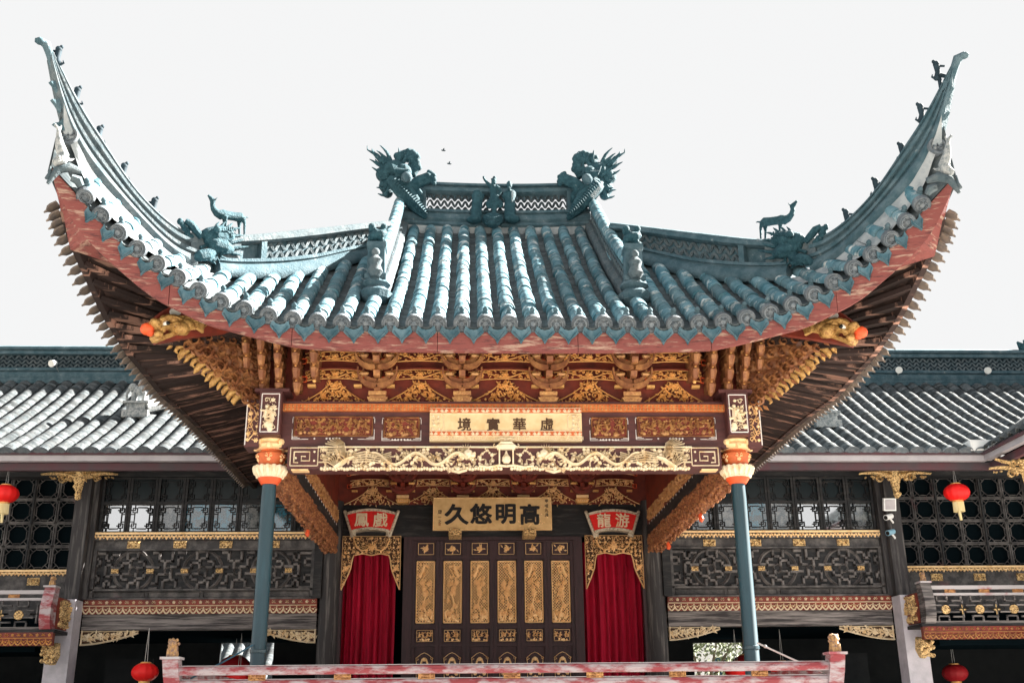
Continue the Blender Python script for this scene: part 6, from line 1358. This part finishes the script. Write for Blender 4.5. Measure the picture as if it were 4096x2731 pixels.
# deer on the corner ridges
def zdeer(a, b, n_=0.0):
    p = PD(660+a*.2041, 760+b*.2041, -1); return p+V((1, -1, 0)).normalized()*n_
def deer():
    b = MB(); f = zdeer
    b.tube([f(1560, 560), f(1480, 540), f(1350, 520), f(1220, 500), f(1130, 480), f(1080, 470)], [.03, .085, .075, .075, .085, .07], 10)
    b.tube([f(1120, 500), f(1010, 450), f(950, 370), f(930, 290), f(930, 220)], [.085, .065, .05, .042, .04], 9); b.tube([f(945, 250), f(920, 190), f(880, 140), f(845, 100)], [.045, .045, .03, .02], 8)
    b.tube([f(960, 210, .03), f(985, 165, .05)], [.016, .005], 5); b.tube([f(960, 210, -.03), f(985, 175, -.05)], [.016, .005], 5)
    for (a0, b0, a1, b1, a2, b2, n_) in ((1150, 540, 1150, 640, 1150, 830, .04), (1200, 540, 1205, 640, 1200, 860, -.04), (1480, 570, 1520, 680, 1515, 900, .04), (1500, 570, 1490, 690, 1500, 900, -.04)):
        b.tube([f(a0, b0, n_), f(a1, b1, n_), f(a2, b2, n_), f(a2-12, b2+10, n_)], [.055 if a0 > 1400 else .04, .026, .018, .02], 7)
    b.tube([f(1560, 540), f(1620, 535), f(1650, 560)], [.02, .014, .006], 5); return b
for sg in (-1, 1): statue('deer_statue', deer(), 'statue', 'slender deer statue looking up, standing on the sunlit corner ridge' if sg < 0 else 'slender deer statue looking up, standing on the shaded corner ridge', 'statue', 'deer on the corner ridges', sg, None, .008)
MB.k = 0.6
# dragon fish where the corner ridge begins to rise
def ridge_fish():
    b = MB(); f = lambda a, c, n_=.0: zdeer(a, c, n_+.04)
    b.tube([f(1300, 980), f(1150, 930, .03), f(1000, 920, .06), f(850, 930, .08), f(720, 920, .06), f(640, 920, .03)], [.07, .16, .17, .15, .12, .07], 10)
    b.ball(f(800, 890, .19), .075, 10); b.tube([f(700, 1000, .05), f(850, 1120, .07), f(1050, 1180, .07), f(1220, 1220, .04)], [.08, .14, .15, .09], 9); b.tube([f(450, 1400, .05), f(560, 1350, .08), f(700, 1330, .08), f(900, 1250, .05)], [.05, .11, .12, .07], 8)
    for q in range(16): b.ball(f(470+q*26, 1420+20*math.sin(q*1.9), .09), .035, 6)
    s = MB()
    for l in ([(880, 790), (920, 730), (970, 675)], [(1000, 770), (1050, 710), (1090, 675)], [(1120, 790), (1180, 740), (1230, 700)], [(1180, 840), (1280, 810), (1385, 790)], [(1220, 960), (1330, 940), (1440, 940)], [(1220, 1080), (1380, 1040), (1530, 990)], [(1250, 1190), (1400, 1170), (1540, 1155)], [(1230, 1300), (1330, 1310), (1420, 1340)], [(1000, 1360), (1080, 1390), (1090, 1440)], [(900, 1380), (960, 1430), (970, 1470)], [(780, 1430), (860, 1470), (900, 1510)], [(600, 1180), (640, 1230), (700, 1290)], [(780, 1150), (860, 1190), (930, 1230)]):
        s.tube([f(l[0][0]+(1000-l[0][0])*.35, l[0][1]+(1020-l[0][1])*.35, .05)]+[f(a, c, .06) for a, c in l], [.03, .035, .026, .006], 6)
    for i in range(7):
        for j in range(5): s.ball(f(930+i*40+(j % 2)*18, 820+j*42, .17-.012*abs(j-2)*2), .017, 5)
    r = MB()
    for q in range(18): r.ball(f(240+q*11+rng0.uniform(-40, 40), 640+q*19, .02), .055, 7)
    r.tube([f(330, 640, .03), f(420, 720, .05), f(520, 850, .05), f(620, 980, .06)], [.05, .075, .075, .06], 7)
    return b, s, r
for sg in (-1, 1):
    b, s, r = ridge_fish(); statue('dragon_fish', b, 'statue', 'scaly teal dragon fish with spiny fins beside the deer on the sunlit corner ridge' if sg < 0 else 'scaly teal dragon fish with spiny fins beside the deer on the shaded corner ridge', 'statue', 'dragon fish on the corner ridges', sg, [('fins', s, 'statue'), ('rockery', r, 'statue')], .011)
MB.k = 0.75
# little lions climbing the horns
def small_lion(px, py, sg, k_):
    p = PD(px, py, sg, 14.44); x = abs(p.x); p = V((p.x, p.y, p.z)); b = MB(); i = -sg
    xx = x; top = V((sg*xx, 14.44-xx, ht(xx))); up = V((i*.75, .45, .55)).normalized(); o = top+(p-top)*.5
    c = p
    b.ball(c+V((i*.01, 0, .07)), .05, 8); b.ball(c+V((i*.035, 0, .10)), .03, 6); b.tube([c+V((i*.01, 0, .05)), c+V((i*.005, 0, -.03)), c+V((i*.02, 0, -.09))], [.045, .04, .045], 8); b.ball(c+V((i*.03, 0, -.10)), .045, 8)
    b.tube([c+V((-i*.0, 0, .05)), c+V((-i*.07, -.02, .035))], [.02, .016], 6); b.tube([c+V((-i*.0, 0, -.06)), c+V((-i*.08, 0, -.08))], [.035, .03], 6); b.tube([c+V((0, 0, -.02)), top], [.03, .03], 6)
    b.tube([c+V((i*.05, 0, -.11)), c+V((i*.08, 0, -.09)), c+V((i*.07, 0, -.06))], [.018, .016, .006], 5)
    wh = ('lowest', 'second lowest', 'middle', 'second highest', 'highest')[k_]
    statue('ridge_lion', b, 'statue_dark', 'small dark lion, the %s of five climbing the %s horn of the roof' % (wh, 'sunlit' if sg < 0 else 'shaded'), 'statue', 'little lions on the roof horns', -1, None, None, 60)
for k_, (px, py) in enumerate(((612, 826), (490, 688), (392, 540), (303, 384), (228, 222))): small_lion(px, py, -1, k_)
for k_, (px, py) in enumerate(((3390, 872), (3508, 748), (3612, 608), (3688, 450), (3752, 280))): small_lion(px, py, 1, k_)
MB.k = 0.62
# white carp standing on its head at each roof corner
def carp():
    b = MB(); f = lambda a, c, n_=0: PD(a*.638, c*.638, -1, 14.16)+V((1, -1, 0)).normalized()*n_
    b.tube([f(365, 800), f(368, 850), f(375, 910), f(395, 970), f(380, 1010), f(340, 1020)], [.02, .045, .075, .095, .10, .06], 10); b.tube([f(365, 810), f(345, 775), f(335, 795)], [.03, .02, .006], 5); b.tube([f(370, 820), f(385, 790), f(375, 780)], [.025, .02, .005], 5)
    b.tube([f(400, 1000), f(440, 1005), f(470, 995)], [.05, .03, .006], 6); b.ball(f(345, 1000, .08), .03, 8)
    for q in range(24): b.ball(f(352+(q % 4)*16+(q//4)*3, 880+(q//4)*18, .075), .012, 5)
    base = MB(); base.tube([f(300, 1150), f(350, 1075, .03), f(420, 1060, .05), f(490, 1090, .06)], [.03, .07, .08, .05], 8);
    base.tube([f(318, 1040), f(310, 1090), f(290, 1120)], [.012, .03, .03], 6); base.tube([f(410, 1140, .12), f(450, 1160, .14), f(470, 1195, .14)], [.06, .08, .05], 7)
    return b, base
for sg in (-1, 1):
    b, base = carp(); statue('carp_statue', b, 'statue_white', 'white carp statue standing on its head at the %s roof corner' % ('sunlit' if sg < 0 else 'shaded'), 'statue', 'carp at the roof corners', sg, [('wave_base', base, 'ridge_light')], .010)
MB.k = 0.9
# lion and cloud finials on the descending ridge feet
for sg in (-1, 1):
    c = V((sg*1.47, 11.38, surf(1.4, (11.38-ey(1.4))/(14.6-ey(1.4))).z+.66)); b = MB()
    for q in range(12): a = q*.9; b.ball(c+V((math.cos(a)*.07, math.sin(a)*.05-.02, .05+.018*q)), .062-.001*q, 7)
    b.ball(c+V((0, -.05, .15)), .07, 8); b.ball(c+V((-.07, -.02, .26)), .05, 7); b.ball(c+V((.07, -.02, .26)), .05, 7)
    s = MB(); d = c+V((0, -.16, -.42)); s.lathe([(.05, 0), (.09, .06), (.06, .14), (.08, .20), (.03, .26)], d, 10); s.ball(d+V((0, 0, .30)), .055, 8)
    statue('ridge_finial', b, 'statue', 'carved cloud finial on the post at the foot of the %s descending ridge' % ('sunlit' if sg < 0 else 'shaded'), 'statue', 'finials of the descending ridges', -1, [('vase', s, 'ridge_light')], .016)
# blue tail finial at the far end of the right gallery ridge
c = P(4090, 1405, 19.95); b = MB(); b.tube([c+V((.25, 0, -.1)), c+V((.1, 0, .02)), c+V((0, 0, .10)), c+V((-.08, 0, .2))], [.16, .12, .09, .02], 7, flat=.5); b.tube([c+V((.12, 0, 0)), c+V((.06, 0, .24))], [.08, .02], 6)
b.tube([c+V((.25, 0, -.05)), c+V((.3, 0, -.4))], [.1, .1], 6)
b.build('ridge_finial', 'statue', smooth=50, label='blue fish tail finial on the end of the gallery ridge', cat='statue')

MB.k = 1.0
